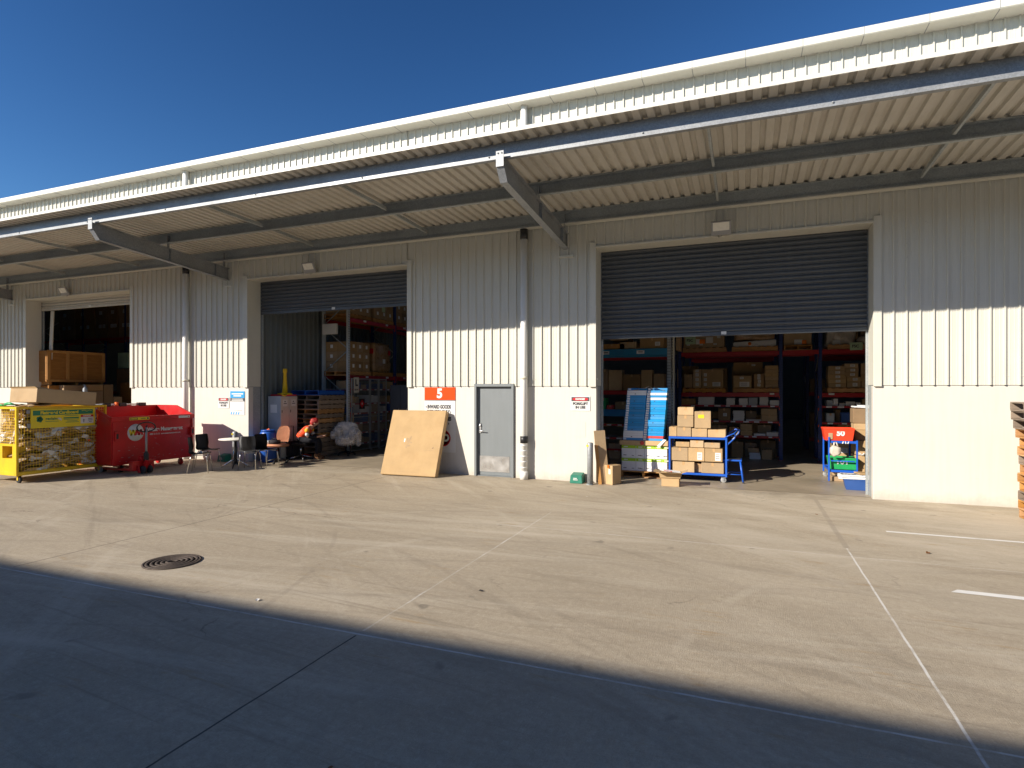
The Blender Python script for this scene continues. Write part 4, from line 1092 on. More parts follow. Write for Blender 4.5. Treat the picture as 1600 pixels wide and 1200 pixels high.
# ------------------------------------------------------------------ racking
def rack(name, label, loc, rz, bays, depth, height, levels, postm='post_blue', beamm='red_rack', deck=True, group='pallet racks inside the warehouse', beam_h=.115, small=(), front_only=False, braces=True):
    """bays: list of x positions of uprights (local), levels: heights of beam tops, small: levels with slim beams"""
    t = thing(name, label, 'rack', loc, rz, group)
    for x in bays:
        for y in (0.045, depth - .045):
            b = MB(); b.box(-.045, .045, -.004, .004, 0, height).box(-.045, -.04, .0041, .07, 0, height).box(.04, .045, .0041, .07, 0, height)
            o = b.done('upright', postm, t); o.location = (x, y - .04 if y < depth / 2 else y + .0, 0)
            if y > depth / 2: o.rotation_euler = (0, 0, R(180))
            MB().box(x - .07, x + .07, y - .07, y + .07, 0.001, .012).done('foot_plate', beamm, t)
        if braces:
            b = MB(); z = .25; up = True
            while z + .75 < height:
                b.tube([(x, .05, z if up else z + .7), (x, depth - .05, z + .7 if up else z)], .016, 6); z += .75; up = not up
            b.done('brace', 'galv_dark' if postm == 'post_blue' else 'galv', t)
    for x0, x1 in zip(bays, bays[1:]):
        for z in levels:
            h = .05 if z in small else beam_h
            for y in ((-.012, .025), (depth - .03, depth + .005)):
                b = MB(); b.box(x0 + .047, x1 - .047, y[0], y[1], z - h, z)
                if h > .06: b.box(x0 + .047, x1 - .047, y[0] - .003, y[0] + .001, z - h * .70, z - h * .30)
                for xx in (x0 + .047, x1 - .051): b.box(xx, xx + .004, y[0] - .008, y[1], z - h - .09, z + .03)
                b.done('beam', beamm, t, .003)
            if deck and z in small:
                MB().box(x0 + .05, x1 - .05, .026, depth - .031, z - .022, z - .002).done('shelf', 'galv_dark', t)
    return t
def price_tags(rk, x0, x1, z, n, y=-.018, h=.036, seed=0):
    q = random.Random(seed); b = MB()
    for k in range(n):
        x = x0 + (x1 - x0) * (k + .5) / n + q.uniform(-.08, .08); w = q.uniform(.09, .17)
        b.box(x - w / 2, x + w / 2, y - .003, y, z - h - .006, z - .006)
    b.done('shelf_labels', 'carton_white', rk)

# rack behind the middle door runs into the building
RA = (-11.45, 2.82)
ra = rack('pallet_rack', 'tall grey posted rack running inward behind the mesh panels', (RA[0], RA[1], 0), R(90), [0.045, 2.65, 5.3, 7.95], 1.05, 7.0, [2.42, 4.22, 6.0, 2.0, 1.55, 1.24, .93, .62, .28], 'post_blue', 'red_rack', small=(2.0, 1.55, 1.24, .93, .62, .28))
for c in ra.children:        # the end frame is bare galvanised steel
    if c.name.startswith('upright') and c.location.x < .1:
        me = c.data.copy(); me.materials.clear(); me.materials.append(M['post_galv']); c.data = me; c['label'] = 'galvanised end upright'
for k, z in enumerate((2.0, 1.55, 1.24, .93, .62, .28)): price_tags(ra, .1, 5.2, z, 14, -.016, .045, k)
for k, z in enumerate((2.42, 4.22)): price_tags(ra, .3, 5, z, 4, -.016, .06, 20 + k)
# goods on its lower shelves (face +x)
def shelf_goods(rk_name, zs, y0, y1, xf, seed, hmax):
    q = random.Random(seed); n = 0
    for li, z in enumerate(zs):
        y = y0
        while y < y1 - .2:
            w = q.uniform(.16, .38); h = q.uniform(.35, .92) * hmax; d = q.uniform(.25, .5)
            if q.random() < .82:
                mm = q.choice(('kraft', 'kraft', 'kraft_dull', 'carton_white', 'kraft', 'tub_blue'))
                nm = {'carton_white': 'white carton', 'tub_blue': 'blue plastic bin'}.get(mm, 'brown carton')
                o = MB().box(-d, 0, 0, w - .02, 0, h).done('small_carton' if mm != 'tub_blue' else 'parts_bin', mm, None, .004)
                o.location = (xf - .03 - q.uniform(0, .06), y, z + .001)
                tag(o, f'small {nm} behind the mesh, {ORD[n_in(li, y, q)]} along the {ORD[li]} shelf up', 'carton' if mm != 'tub_blue' else 'parts bin', 'goods on the shelves behind the mesh')
            y += w + q.uniform(0, .05)
_cnt = {}
def n_in(li, y, q):
    _cnt[li] = _cnt.get(li, -1) + 1
    return _cnt[li]
shelf_goods('ra', (.28, .62, .93, 1.24, 1.55, 2.0), RA[1] + .12, RA[1] + 3.6, RA[0], 31, .30)
# pallet loads above
def load(label_fn, x0, y0, nx, ny, nz, w, d, h, z, m, group, faces, seed, lab=True, skip=()):
    """block of cartons; only the outer shell facing the yard or the aisle is built"""
    q = random.Random(seed); n = 0
    for k in range(nz):
        for i in range(nx):
            for j in range(ny):
                if not (i == nx - 1 or j == 0 or k == nz - 1): continue
                if (i, j, k) in skip: continue
                xx, yy = x0 + i * w, y0 + j * d
                o = MB().box(.003, w - .003, .003, d - .003, .002, h - .002).done('carton', m, None, .005)
                o.location = (xx + q.uniform(-.006, .006), yy + q.uniform(-.006, .006), z + k * h)
                tag(o, label_fn(i, j, k), 'carton', group)
                b = MB(); c = .05
                if i == nx - 1 and faces == 'x': b.box(w + .0, w + .0012, d * .5 - c, d * .5 + c, h * .35, h * .35 + .11)
                elif j == 0: b.box(w * .5 - c, w * .5 + c, -.0012 + .003, .003, h * .35, h * .35 + .11)
                else:
                    b.bm.free(); continue
                b.done('shipping_label', 'carton_white', o)
x0 = RA[0] - 1.0
for k, (yy, zz) in enumerate(((RA[1] + .62, 2.424), (RA[1] + 1.93, 2.424), (RA[1] + .65, 4.224), (RA[1] + 1.95, 4.224), (RA[1] + 3.3, 4.224), (RA[1] + 3.3, 2.424))):
    dup(pal, (RA[0] - .52, yy, zz), R(90), f'brown pallet on the {"lower" if zz < 3 else "upper"} rack beam behind the mesh, {ORD[(k if k < 2 else k - 2 if k < 5 else 2)]} from the yard')['group'] = 'pallets on the rack behind the mesh'
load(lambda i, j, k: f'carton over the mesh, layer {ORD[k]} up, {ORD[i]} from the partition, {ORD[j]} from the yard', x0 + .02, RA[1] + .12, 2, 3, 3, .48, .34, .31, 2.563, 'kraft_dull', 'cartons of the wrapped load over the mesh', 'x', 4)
def wrapbox(b, c, s, seed, n=9, lump=.02):
    q = random.Random(seed)
    r_ = bmesh.ops.create_cube(b.bm, size=2)
    es = list({e for v in r_['verts'] for e in v.link_edges})
    bmesh.ops.subdivide_edges(b.bm, edges=es, cuts=n, use_grid_fill=True)
    ph = [q.uniform(0, 6) for _ in range(6)]
    for v in b.bm.verts:
        if v.tag: continue
        v.tag = True
        p = v.co
        k = lump * (math.sin(6 * p.z + 4 * p.x + ph[0]) + math.sin(9 * p.x - 5 * p.y + ph[1]) + .7 * math.sin(13 * p.z - 7 * p.y + ph[2])) + q.uniform(-.012, .012)
        r2 = 1 - .05 * max(0, (abs(p.x) + abs(p.y) + abs(p.z)) - 2)
        m = (1 + k) * r2 * (1 - .04 * (p.z + 1) * .5)
        v.co = Vector((c[0] + p.x * s[0] * m, c[1] + p.y * s[1] * m, c[2] + p.z * s[2] * (1 + k * .6)))
wl = MB(); wrapbox(wl, (0, 0, .5), (.47, .50, .49), 8); q = random.Random(2)
o = wl.done('wrapped_load', 'film_kraft', None, 0, True); o.location = (RA[0] - .53, RA[1] + 1.95, 2.563); tag(o, 'brown goods bundled in creased stretch film on the lower rack beam', 'wrapped load', 'wrapped loads on the racks')
MB().box(.30, .44, -.506, -.504, .62, .78).done('red_label', 'sign_red', o); b = MB(); b.box(-.15, .0, -.512, -.510, .2, .36); b.done('shipping_label', 'carton_white', o)
MB().box(.505, .507, -.05, .1, .3, .45).done('shipping_label', 'carton_white', o)
MB().box(.49, .505, .3, .4, .60, .75).done('red_label', 'sign_red', o)
for k in range(3):
    load(lambda i, j, kk, k=k: f'upper beam carton, {ORD[k]} load in, layer {ORD[kk]}, {ORD[i]} from the partition, {ORD[j]} deep', x0 + .03, RA[1] + .12 + 1.31 * k, 2, 3, 3, .47, .37, .36, 4.363, 'kraft_dull', 'cartons on the upper rack beam', 'x', 40 + k)
    MB().box(0, .002, 0, .20, 0, .2).done('green_card' if k == 1 else 'white_card', 'fsc' if k == 1 else 'carton_white').location = (0, 0, -5)
for nm in [o.name for o in COL.objects if o.name.startswith(('green_card', 'white_card'))]: bpy.data.objects.remove(bpy.data.objects[nm])
o = MB().box(0, .003, 0, .19, 0, .24).done('green_card', 'fsc'); o.location = (RA[0] - .025, RA[1] + 1.85, 4.62); tag(o, 'pale green card stuck on the second upper load over the mesh', 'card')
# white box sign on the end frame
t = thing('white_box_sign', 'blank white box sign fixed on the rack end frame', 'sign', (-12.02, 2.66, 3.86))
MB().box(-.265, .265, -.04, .05, -.16, .165).done('case', 'white', t, .006)
MB().box(-.245, .21, -.0425, -.0405, -.145, .15).done('face', 'carton_white', t)
# mesh panels in front of the shelves
def mesh_screen(label, y0, y1, zt, rz=0, x=RA[0] + .10):
    t = thing('mesh_screen', label, 'mesh panel', (x, y0, 0), rz, 'wire mesh panels in front of the rack')
    L = y1 - y0; b = MB()
    b.box(-.014, .014, 0, .028, .05, zt).box(-.014, .014, L - .028, L, .05, zt)
    for z in (.06, zt * .47, zt - .028): b.box(-.013, .013, .028, L - .028, z, z + .026)
    b.box(-.014, .014, .0, .06, 0, .05); b.done('frame', 'wire', t)
    mesh_panel('x', 0, .03, L - .03, .09, zt - .03, .05, .0022).done('mesh', 'wire', t)
    return t
ms = mesh_screen('grey wire mesh panel with letter card nearest the fleece chair', RA[1] + .02, 3.80, 2.33)
t = thing('letter_card', 'white card with large black letter L on the mesh panel', 'sign', (RA[0] + .125, RA[1] + .24, 2.12))
MB().box(-.003, .003, -.13, .13, -.24, .24).done('card', 'locker', t)
text('L', .27, 'print', t, (.0045, .0, .06), EAST, bold=.014); text('ROW', .075, 'print', t, (.0045, 0, -.15), EAST, bold=.003)
t = thing('diamond_sign', 'red diamond hazard sign on black plate on the mesh panel', 'sign', (RA[0] + .125, RA[1] + .53, 1.52))
MB().box(-.003, .003, -.14, .14, -.16, .16).done('plate', 'black', t)
b = MB(); b.prism([(0, -.135), (.125, 0), (0, .135), (-.125, 0)], 'x', .0035, .005); b.done('diamond', 'sign_red', t)
b = MB(); b.prism([(-.03, -.02), (.03, -.02), (.02, .03), (0, .06), (-.02, .03)], 'x', .0055, .0065); b.done('flame', 'paper', t)
mesh_screen('narrow grey wire mesh panel next to the lettered one', 3.83, 4.28, 2.33)
mesh_screen('far grey wire mesh panel beside the dark cabinet', 4.31, 4.75, 2.33)
cb = thing('dark_cabinet', 'tall dark steel cabinet standing behind the leaning carton', 'cabinet', (-9.72, 3.6, 0), R(-8))
b = MB(); b.box(-.58, .55, -.25, .25, .06, 2.12); b.done('body', 'cabinet', cb, .005)
for x0_, x1_ in ((-.57, -.14), (-.13, .18), (.19, .54)):
    d_ = MB().box(x0_, x1_, -.266, -.251, .10, 2.08).done('door', 'cabinet', cb, .003)
    MB().tube([(x1_ - .06, -.268, 1.0), (x1_ - .06, -.30, 1.02), (x1_ - .06, -.30, 1.38), (x1_ - .06, -.268, 1.40)], .008, 6).done('handle', 'steel', d_)
b = MB(); b.lathe([(.001, 0), (.16, 0), (.17, .06), (.15, .13), (.06, .18), (.05, .24), (.001, .24)], 24); o = b.done('black_lamp', 'black'); o.location = (-9.35, 3.6, 2.125); tag(o, 'round black domed fitting on top of the dark cabinet', 'fitting')
b = MB(); b.obox((0, 0, .035), (.3, .22, .07), (0, 0, .3)); o = b.done('red_cloth', 'sign_red', None, .02, True, 2); o.location = (-12.04, 1.60, .005); tag(o, 'small red bundle on the floor behind the seated person', 'cloth')

# ================================================================== PERSON
def skin(name, chains, m, parent=None, sub=2, root=0):
    """chains: list of (points [(x,y,z,r)...], attach index or None); one connected skinned surface"""
    vs, es, rs = [], [], []
    for pts, att in chains:
        prev = att
        for (x, y, z, r_) in pts:
            vs.append((x, y, z)); rs.append(r_ if isinstance(r_, tuple) else (r_, r_)); i = len(vs) - 1
            if prev is not None: es.append((prev, i))
            prev = i
    me = bpy.data.meshes.new(name); me.from_pydata(vs, es, [])
    o = bpy.data.objects.new(name, me); COL.objects.link(o)
    md = o.modifiers.new('skin', 'SKIN'); md.use_smooth_shade = True
    for i, r_ in enumerate(rs): me.skin_vertices[0].data[i].radius = r_
    me.skin_vertices[0].data[root].use_root = True
    s_ = o.modifiers.new('sub', 'SUBSURF'); s_.levels = sub; s_.render_levels = sub
    dg = bpy.context.evaluated_depsgraph_get()
    me2 = bpy.data.meshes.new_from_object(o.evaluated_get(dg))
    bpy.data.objects.remove(o)
    me2.materials.clear(); me2.materials.append(M[m])
    o = bpy.data.objects.new(name, me2); COL.objects.link(o)
    if parent: o.parent = parent
    return o
sc_ = thing('office_chair', 'black office chair with chrome star base under the seated person', 'chair', (-11.69, 1.0, 0), R(15))
star_base(sc_, 5, .32, 'chrome', .09)
b = MB(); b.box(-.22, .24, -.22, .22, .41, .475); b.done('seat', 'black', sc_, .03, True, 3)
b = MB(); b.box(-.30, -.26, -.20, .20, .40, .52); b.tube([(-.1, 0, .40), (-.28, 0, .38), (-.29, 0, .5)], .016, 7); b.done('back_stub', 'black', sc_)
pe = thing('person', 'person in orange vest and red headscarf sitting hunched over a phone', 'person', (-11.69, 1.0, 0), R(24))
# body: pelvis root, spine, neck, head, arms with fingers, legs
body = [
    ([(-.03, 0, .56, (.15, .12)), (.05, 0, .68, (.145, .11)), (.16, 0, .80, (.15, .11)), (.25, 0, .895, (.12, .09)), (.315, 0, .945, .058), (.36, 0, .985, .062)], None),
]
body[0] = ([*body[0][0], (.405, 0, 1.02, (.075, .09)), (.43, 0, 1.06, (.07, .085)), (.425, 0, 1.09, (.055, .06))], None)
n0 = len(body[0][0])
arms = []
idx = n0
def arm(sy, hand):
    global idx
    sh = [(.245, sy * .13, .885, .062), (.24, sy * .205, .865, .06), (.245, sy * .245, .76, .05), (.27, sy * .25, .66, .043), (.38, sy * .20, .635, .04), (.50, sy * .13, .645, .031), (hand[0] - .05, hand[1], hand[2] - .005, .027), (hand[0], hand[1], hand[2], (.034, .018)), (hand[0] + .04, hand[1], hand[2] + .004, (.036, .015))]
    body.append((sh, 3)); base = idx + len(sh) - 1; idx += len(sh)
    for k, (dy, L) in enumerate(((-.027, .055), (-.009, .066), (.009, .062), (.026, .048))):
        f = [(hand[0] + .06, hand[1] + dy, hand[2] + .006, .0085), (hand[0] + .06 + L * .55, hand[1] + dy * 1.05, hand[2] + .012, .008), (hand[0] + .06 + L * .75, hand[1] + dy, hand[2] + .034, .007)]
        body.append((f, base)); idx += 3
    f = [(hand[0] + .005, hand[1] - sy * .036, hand[2] + .016, .010), (hand[0] + .045, hand[1] - sy * .045, hand[2] + .035, .0085)]
    body.append((f, base - 1)); idx += 2
arm(-1, (.60, -.05, .665)); arm(1, (.57, .10, .62))
for sy in (-1, 1):
    leg = [(.06, sy * .10, .545, .095), (.28, sy * .13, .55, .078), (.47, sy * .14, .535, .06), (.50, sy * .135, .33, .052), (.47, sy * .13, .12, .038), (.49, sy * .13, .06, .04), (.60, sy * .14, .035, (.04, .028))]
    body.append((leg, 0)); idx += len(leg)
bd = skin('body', body, 'skin', pe)
# face
q = MB()
q.prism([(.475, 1.035), (.512, 1.012), (.49, 1.005)], 'y', -.012, .012)
q.done('nose', 'skin', pe, .003)
for sy in (-1, 1):
    e_ = MB(); e_.lathe([(.001, -.004), (.009, -.003), (.011, 0), (.001, .006)], 10, (.478, sy * .031, 1.052), 'x'); e_.done('eye', 'print', pe)
    e_ = MB(); blob(e_, (.405, sy * .083, 1.035), (.018, .010, .030), 5, 2, .05); e_.done('ear', 'skin', pe, 0, True)
q = MB(); q.obox((.486, 0, .985), (.012, .04, .008), (0, .3, 0)); q.done('mouth', 'carton_red', pe, .003)
q = MB(); blob(q, (.385, 0, 1.085), (.105, .100, .085), 12, 3, .09); blob(q, (.335, 0, 1.045), (.07, .095, .085), 14, 3, .1); q.done('hair', 'hair', pe, 0, True)
vest = [([(-.06, 0, .565, (.175, .15)), (.04, 0, .69, (.175, .14)), (.155, 0, .81, (.178, .135)), (.245, 0, .895, (.14, .108))], None),
        ([(.24, -.13, .885, .078), (.235, -.19, .872, .074)], 3), ([(.24, .13, .885, .078), (.235, .19, .872, .074)], 3)]
skin('vest', vest, 'vest', pe)
for sy in (-1, 1):
    skin('sleeve', [([(.237, sy * .195, .872, .072), (.238, sy * .232, .83, .069), (.245, sy * .25, .765, .061)], None)], 'vest_yellow', pe)
    skin('sleeve_cuff', [([(.246, sy * .252, .765, .062), (.252, sy * .255, .72, .060), (.266, sy * .255, .668, .056)], None)], 'silver_tape', pe)
    skin('cuff_band', [([(.244, sy * .251, .782, .0635), (.2455, sy * .2515, .768, .064)], None)], 'navy', pe)
    skin('forearm_sleeve', [([(.268, sy * .252, .66, .050), (.38, sy * .20, .635, .046), (.50, sy * .13, .645, .037)], None)], 'navy', pe)
tro = [([(-.04, 0, .545, (.165, .125)), (.0, 0, .60, (.15, .12))], None)]
for sy in (-1, 1):
    tro.append(([(.06, sy * .10, .545, .108), (.28, sy * .13, .55, .092), (.475, sy * .14, .535, .074), (.505, sy * .135, .33, .068), (.475, sy * .13, .15, .058)], 0))
skin('trousers', tro, 'navy', pe)
for sy in (-1, 1):
    skin('boot', [([(.472, sy * .13, .19, .052), (.475, sy * .13, .08, .054), (.53, sy * .135, .052, (.05, .045)), (.63, sy * .14, .042, (.048, .036))], None)], 'boot', pe)
b = MB(); b.box(-.075, .075, -.037, .037, 0, .009); o = b.done('phone', 'black', None, .003); o.location = (-11.69 + .65, 1.0 + .245, .685); o.rotation_euler = (0, R(-25), R(24)); tag(o, 'dark phone held in the seated person\'s hands', 'phone')
# ================================================================== LEFT DOOR INTERIOR
t = thing('plywood_crate', 'large plywood shipping crate with timber battens high behind the yellow cage', 'crate', (-21.9, 1.32, 2.14))
b = MB(); b.box(-1.1, 0, -.96, .96, .10, 1.16); b.done('panels', 'ply', t)
for yy in (-.96, -.36, .22, .86):
    MB().box(.001, .03, yy, yy + .10, .1, 1.16).done('batten', 'batten', t, .003)
MB().box(.001, .028, -.96, .96, 1.09, 1.175).done('rail', 'batten', t, .003); MB().box(.001, .028, -.96, .96, .10, .18).done('rail', 'batten', t, .003)
for yy in (-.9, -.04, .82): MB().box(-1.1, 0, yy, yy + .09, 0, .099).done('skid', 'batten', t, .003)
b = MB(); b.box(-1.05, .0, -.97, -.961, .12, 1.15); b.done('end_panel', 'ply', t)
carton('packing_crate', 'dark packing crate carrying the plywood crate on its lid', -23.0, -21.85, .40, 2.3, .005, 2.12, m='ply', tape=False, cat='crate', bev=.01)
b = MB(); b.obox((0, 0, 0), (.16, .03, 3.3), (0, R(4), 0)); o = b.done('leaning_trim', 'cream', None, .004); o.location = (-21.98, .52, 3.0); tag(o, 'long pale metal trim leaning inside the left door jamb', 'trim')
rb_ = rack('pallet_rack', 'tall rack high behind the plywood crate in the left doorway', (-30.6, 5.2, 0), 0, [0, 2.8, 5.6, 8.4, 11.2], 1.1, 7.6, [4.25, 1.9], 'post_blue', 'red_rack')
def rowbox(nm, lab, us, v0, v1, y, d, m, group, at):
    for k, (u0, u1) in enumerate(us):
        um = (u0 + u1) / 2
        carton(nm, f'{lab}, {ORD[k]} from the left', xu(u0, y), xu(u1, y), y, y + d, zv(um, v1[k] if isinstance(v1, (list, tuple)) else v1, y), zv(um, v0[k] if isinstance(v0, (list, tuple)) else v0, y), m=m, group=group, tape=True,
               lab=[(.3, .55, .18, .16), (.62, .55, .16, .18)])
for k, u0 in enumerate((92, 118, 150, 169, 186)):
    u1 = (116, 147, 167, 184, 206)[k]; y = 5.22
    x0_, x1_ = xu(u0, y), xu(u1, y)
    carton('tall_carton', f'tall dim carton on the high rack in the left doorway, {ORD[k]} from the left', x0_, x1_, y, y + .9, 4.255, 5.75, m='kraft_dull', group='tall cartons on the high rack at left', lab=[(.25, .30, .2, .16), (.6, .30, .18, .16), (.3, .7, .2, .16)])
x_ = xu(192, 3.2)
XF = -21.45
for lab, u0, u1, v0, v1, xf, w_, m in (
    ('brown carton beside the packing crate, upper left of the group', 136, 161, 601, 610.5, XF, .42, 'kraft_dull'), ('brown carton beside the packing crate, lower left of the group', 136, 161, 611, None, XF, .42, 'kraft_dull'),
    ('brown carton right of the pair beside the packing crate, tallest', 162, 177, 601, None, XF - .1, .42, 'kraft_dull'), ('small brown carton lowest in the group behind the red bin', 178, 191, 620, None, XF - .1, .42, 'kraft_dull'),
    ('dull wide carton behind the long carton on the cage', 100, 131, 602, None, XF - .12, .25, 'kraft_dull')):
    ya, yb_ = yu(u0, xf), yu(u1, xf); ym = (ya + yb_) / 2; um = (u0 + u1) / 2
    carton('carton', lab, xf - w_, xf, ya, yb_, .006 if v1 is None else zv(um, v1, ym), zv(um, v0, ym), m=m, group='cartons stacked inside the left door')
pcarton('carton', 'dim carton stack at the right jamb of the left door', 188, 206, 598, 650, 3.4, .8, m='ply', group='cartons stacked inside the left door')
b = MB(); b.lathe([(.001, 0), (.075, 0), (.08, .03), (.08, .30), (.05, .37), (.025, .39), (.025, .44), (.001, .44)], 20); b.tube([(0, 0, .41), (-.06, 0, .46), (-.09, 0, .41)], .011, 6)
yb_ = yu(133, -21.25)
carton('carton', 'carton carrying the white gas bottle in the left door', -21.39, -21.1, yb_ - .15, yb_ + .12, .006, 1.70, m='kraft_dull')
o = b.done('gas_bottle', 'locker_side'); o.location = (-21.25, yb_, 1.702); tag(o, 'small white gas bottle standing beside the cartons in left door', 'gas bottle')
pcarton('green_pack', 'green and white shrink wrapped pack standing dimly inside the left door', 184, 200, 551, 575, 4.2, .4, m='fsc', tape=False, cat='pack')
pcarton('carton', 'tall dark carton under the green and white pack', 182, 203, 576, 690, 4.2, .6, m='kraft_dull')

# ================================================================== RIGHT DOOR: OUTSIDE GOODS
t = thing('leaning_carton', 'huge flat brown carton leaning against the wall over the dock sign', 'carton', (-7.22, -.73, .03), 0)
W_, H_, T_ = 1.42, 1.56, .14
t.location = (-7.115, -.745, .03); t.rotation_euler = (R(-21), 0, R(1.5))
b = MB(); b.box(-W_ / 2, W_ / 2, 0, T_, 0, H_); b.done('body', 'kraft', t, .008, seg=2)
MB().box(.30, .54, -.0012, .0003, .595, .60).done('crease', 'scuff', t)
MB().lathe([(.001, -.0015), (.02, -.0015), (.02, 0), (.001, 0)], 8, (.52, 0, .66), 'y').done('puncture', 'scuff', t)
MB().box(-W_ / 2 + .01, W_ / 2 - .01, -.0008, .0003, .075, .079).done('fold_line', 'scuff', t)
b = MB(); b.obox((-.12, -.0006, .78), (.03, .0014, .30), (0, .3, 0))
q = random.Random(3)
for k in range(9): b.obox((-.12 + q.uniform(-.05, .05), -.0006 - .0001 * k, .78 + q.uniform(-.10, .10)), (q.uniform(.01, .08), .0014, q.uniform(.01, .05)), (0, q.uniform(-.6, .6), 0))
b.done('scuff_marks', 'scuff', t)
MB().box(-.25, -.225, -.0016, .0004, .78, .86).done('paper_scar', 'carton_white', t)
MB().box(W_ / 2 - .0005, W_ / 2 + .0012, .035, .095, .02, H_ - .02).done('tape', 'tape', t)
# cardboard and timber leaning at the left jamb
b = MB(); b.box(-.12, .12, -.012, .012, 0, 1.12); o = b.done('leaning_board', 'kraft', None, .002); o.location = (-2.74, -.14, .0); o.rotation_euler = (R(-6), R(-3), R(32)); tag(o, 'wide brown board leaning at the jamb behind the bollard', 'board')
b = MB(); b.box(-.035, .035, -.014, .014, 0, .82); o = b.done('timber_batten', 'batten', None, .002); o.location = (-2.80, -.20, .0); o.rotation_euler = (R(-5), R(-6), R(15)); tag(o, 'short yellow timber batten leaning left of the brown board', 'batten')
b = MB(); b.box(-.012, .012, -.03, .03, 0, 1.10); o = b.done('timber_batten', 'batten', None, .002); o.location = (-2.87, -.06, .0); o.rotation_euler = (R(-3), R(4), R(5)); tag(o, 'long thin batten tight against the door jamb', 'batten')
b = MB(); b.box(-.02, .02, -.003, .003, 0, .06); o = b.done('orange_sticker', 'orange_sticker'); o.location = (-2.63, -.20, .35); o.rotation_euler = (R(-6), 0, R(32)); tag(o, 'orange sticker on the leaning brown board', 'sticker')
carton('carton', 'small upright brown carton on the ground right of the leaning boards', -2.72, -2.46, -.16, .12, 0, .40, rz=R(-28), lab=[(.6, .55, .05, .10)])
# carton with splayed flaps
t = thing('open_carton', 'small open carton with splayed flaps on the ground before the trolley', 'carton', (-1.42, .22, 0), R(2))
b = MB(); b.box(-.175, .175, -.15, .15, 0, .17); b.done('lower_box', 'kraft', t, .004)
b = MB(); b.hexa([(-.20, -.17, .171), (.20, -.17, .171), (.20, .17, .171), (-.20, .17, .171), (-.22, -.19, .27), (.22, -.19, .27), (.22, .19, .27), (-.22, .19, .27)]); b.done('upper_box', 'kraft', t, .004)
b = MB()
b.hexa([(-.21, -.19, .272), (.21, -.19, .272), (.21, -.33, .30), (-.21, -.33, .30), (-.21, -.19, .277), (.21, -.19, .277), (.21, -.33, .305), (-.21, -.33, .305)])
b.hexa([(.215, -.18, .272), (.215, .18, .272), (.33, .18, .315), (.33, -.18, .315), (.215, -.18, .277), (.215, .18, .277), (.33, .18, .32), (.33, -.18, .32)])
b.hexa([(-.215, -.18, .272), (-.215, .18, .272), (-.34, .18, .30), (-.34, -.18, .30), (-.215, -.18, .277), (-.215, .18, .277), (-.34, .18, .305), (-.34, -.18, .305)])
b.done('flap', 'kraft', t)
b = MB(); b.obox((.02, -.02, .30), (.34, .20, .006), (.05, .1, .2)); b.done('paper_wad', 'carton_white', t)
b = MB(); b.obox((-.05, -.1, .306), (.16, .06, .006), (.05, .1, .1)); b.done('red_strip', 'carton_red', t)
# pallet of copy paper and blue boxes
PX0, PX1, PY = -2.62, -1.60, 1.05
dup(pal, ((PX0 + PX1) / 2, PY + .56, .006), R(90), 'pale wooden pallet under the white and lime paper cartons')
n = 0
for k in range(2):
    for i, (xa, xb) in enumerate(((PX0 + .015, PX0 + .335), (PX0 + .34, PX0 + .525), (PX0 + .53, PX0 + .74), (PX0 + .745, PX0 + .905), (PX0 + .91, PX1 - .0))):
        for j in range(2):
            o = MB().box(xa, xb, 0, .44, 0, .285).done('paper_carton', 'carton_white', None, .003)
            o.location = (0, PY + .03 + j * .45, .146 + k * .288)
            tag(o, f'white copy paper carton with lime band, {("lower", "upper")[k]} row {("front", "back")[j]}, {ORD[i]} from the left', 'carton', 'copy paper cartons on the pallet')
            if j == 0:
                b = MB(); b.box(xa + .002, xb - .002, -.0012, .0004, .215, .283); b.done('lime_band', 'lime', o)
                b = MB(); b.box(xa + .04, xa + .11, -.0012, .0004, .055, .068); b.box(xb - .09, xb - .04, -.0012, .0004, .05, .06); b.done('print', 'print', o)
                b = MB(); b.box(xa + .05, xa + .14, -.0022, -.0013, .24, .258); b.done('band_print', 'carton_white', o)
t = thing('cardboard_tray', 'flat brown cardboard tray between blue boxes and white paper cartons', 'tray', ((PX0 + PX1) / 2, PY + .48, .725))
b = MB(); b.box(-.535, .535, -.49, .49, 0, .105); b.done('tray', 'kraft', t, .006)
b = MB(); b.lathe([(.02, -.4925), (.045, -.4925), (.045, -.4905), (.02, -.4905)], 20, (-.03, 0, .055), 'y'); b.done('red_stamp', 'carton_red', t)
b = MB(); b.hexa([(.30, -.53, .0), (.36, -.53, -.02), (.50, -.50, .14), (.44, -.50, .15), (.30, -.525, .0), (.36, -.525, -.02), (.50, -.495, .14), (.44, -.495, .15)]); b.done('torn_paper', 'carton_white', t)
whites = {(0, 0): 0}
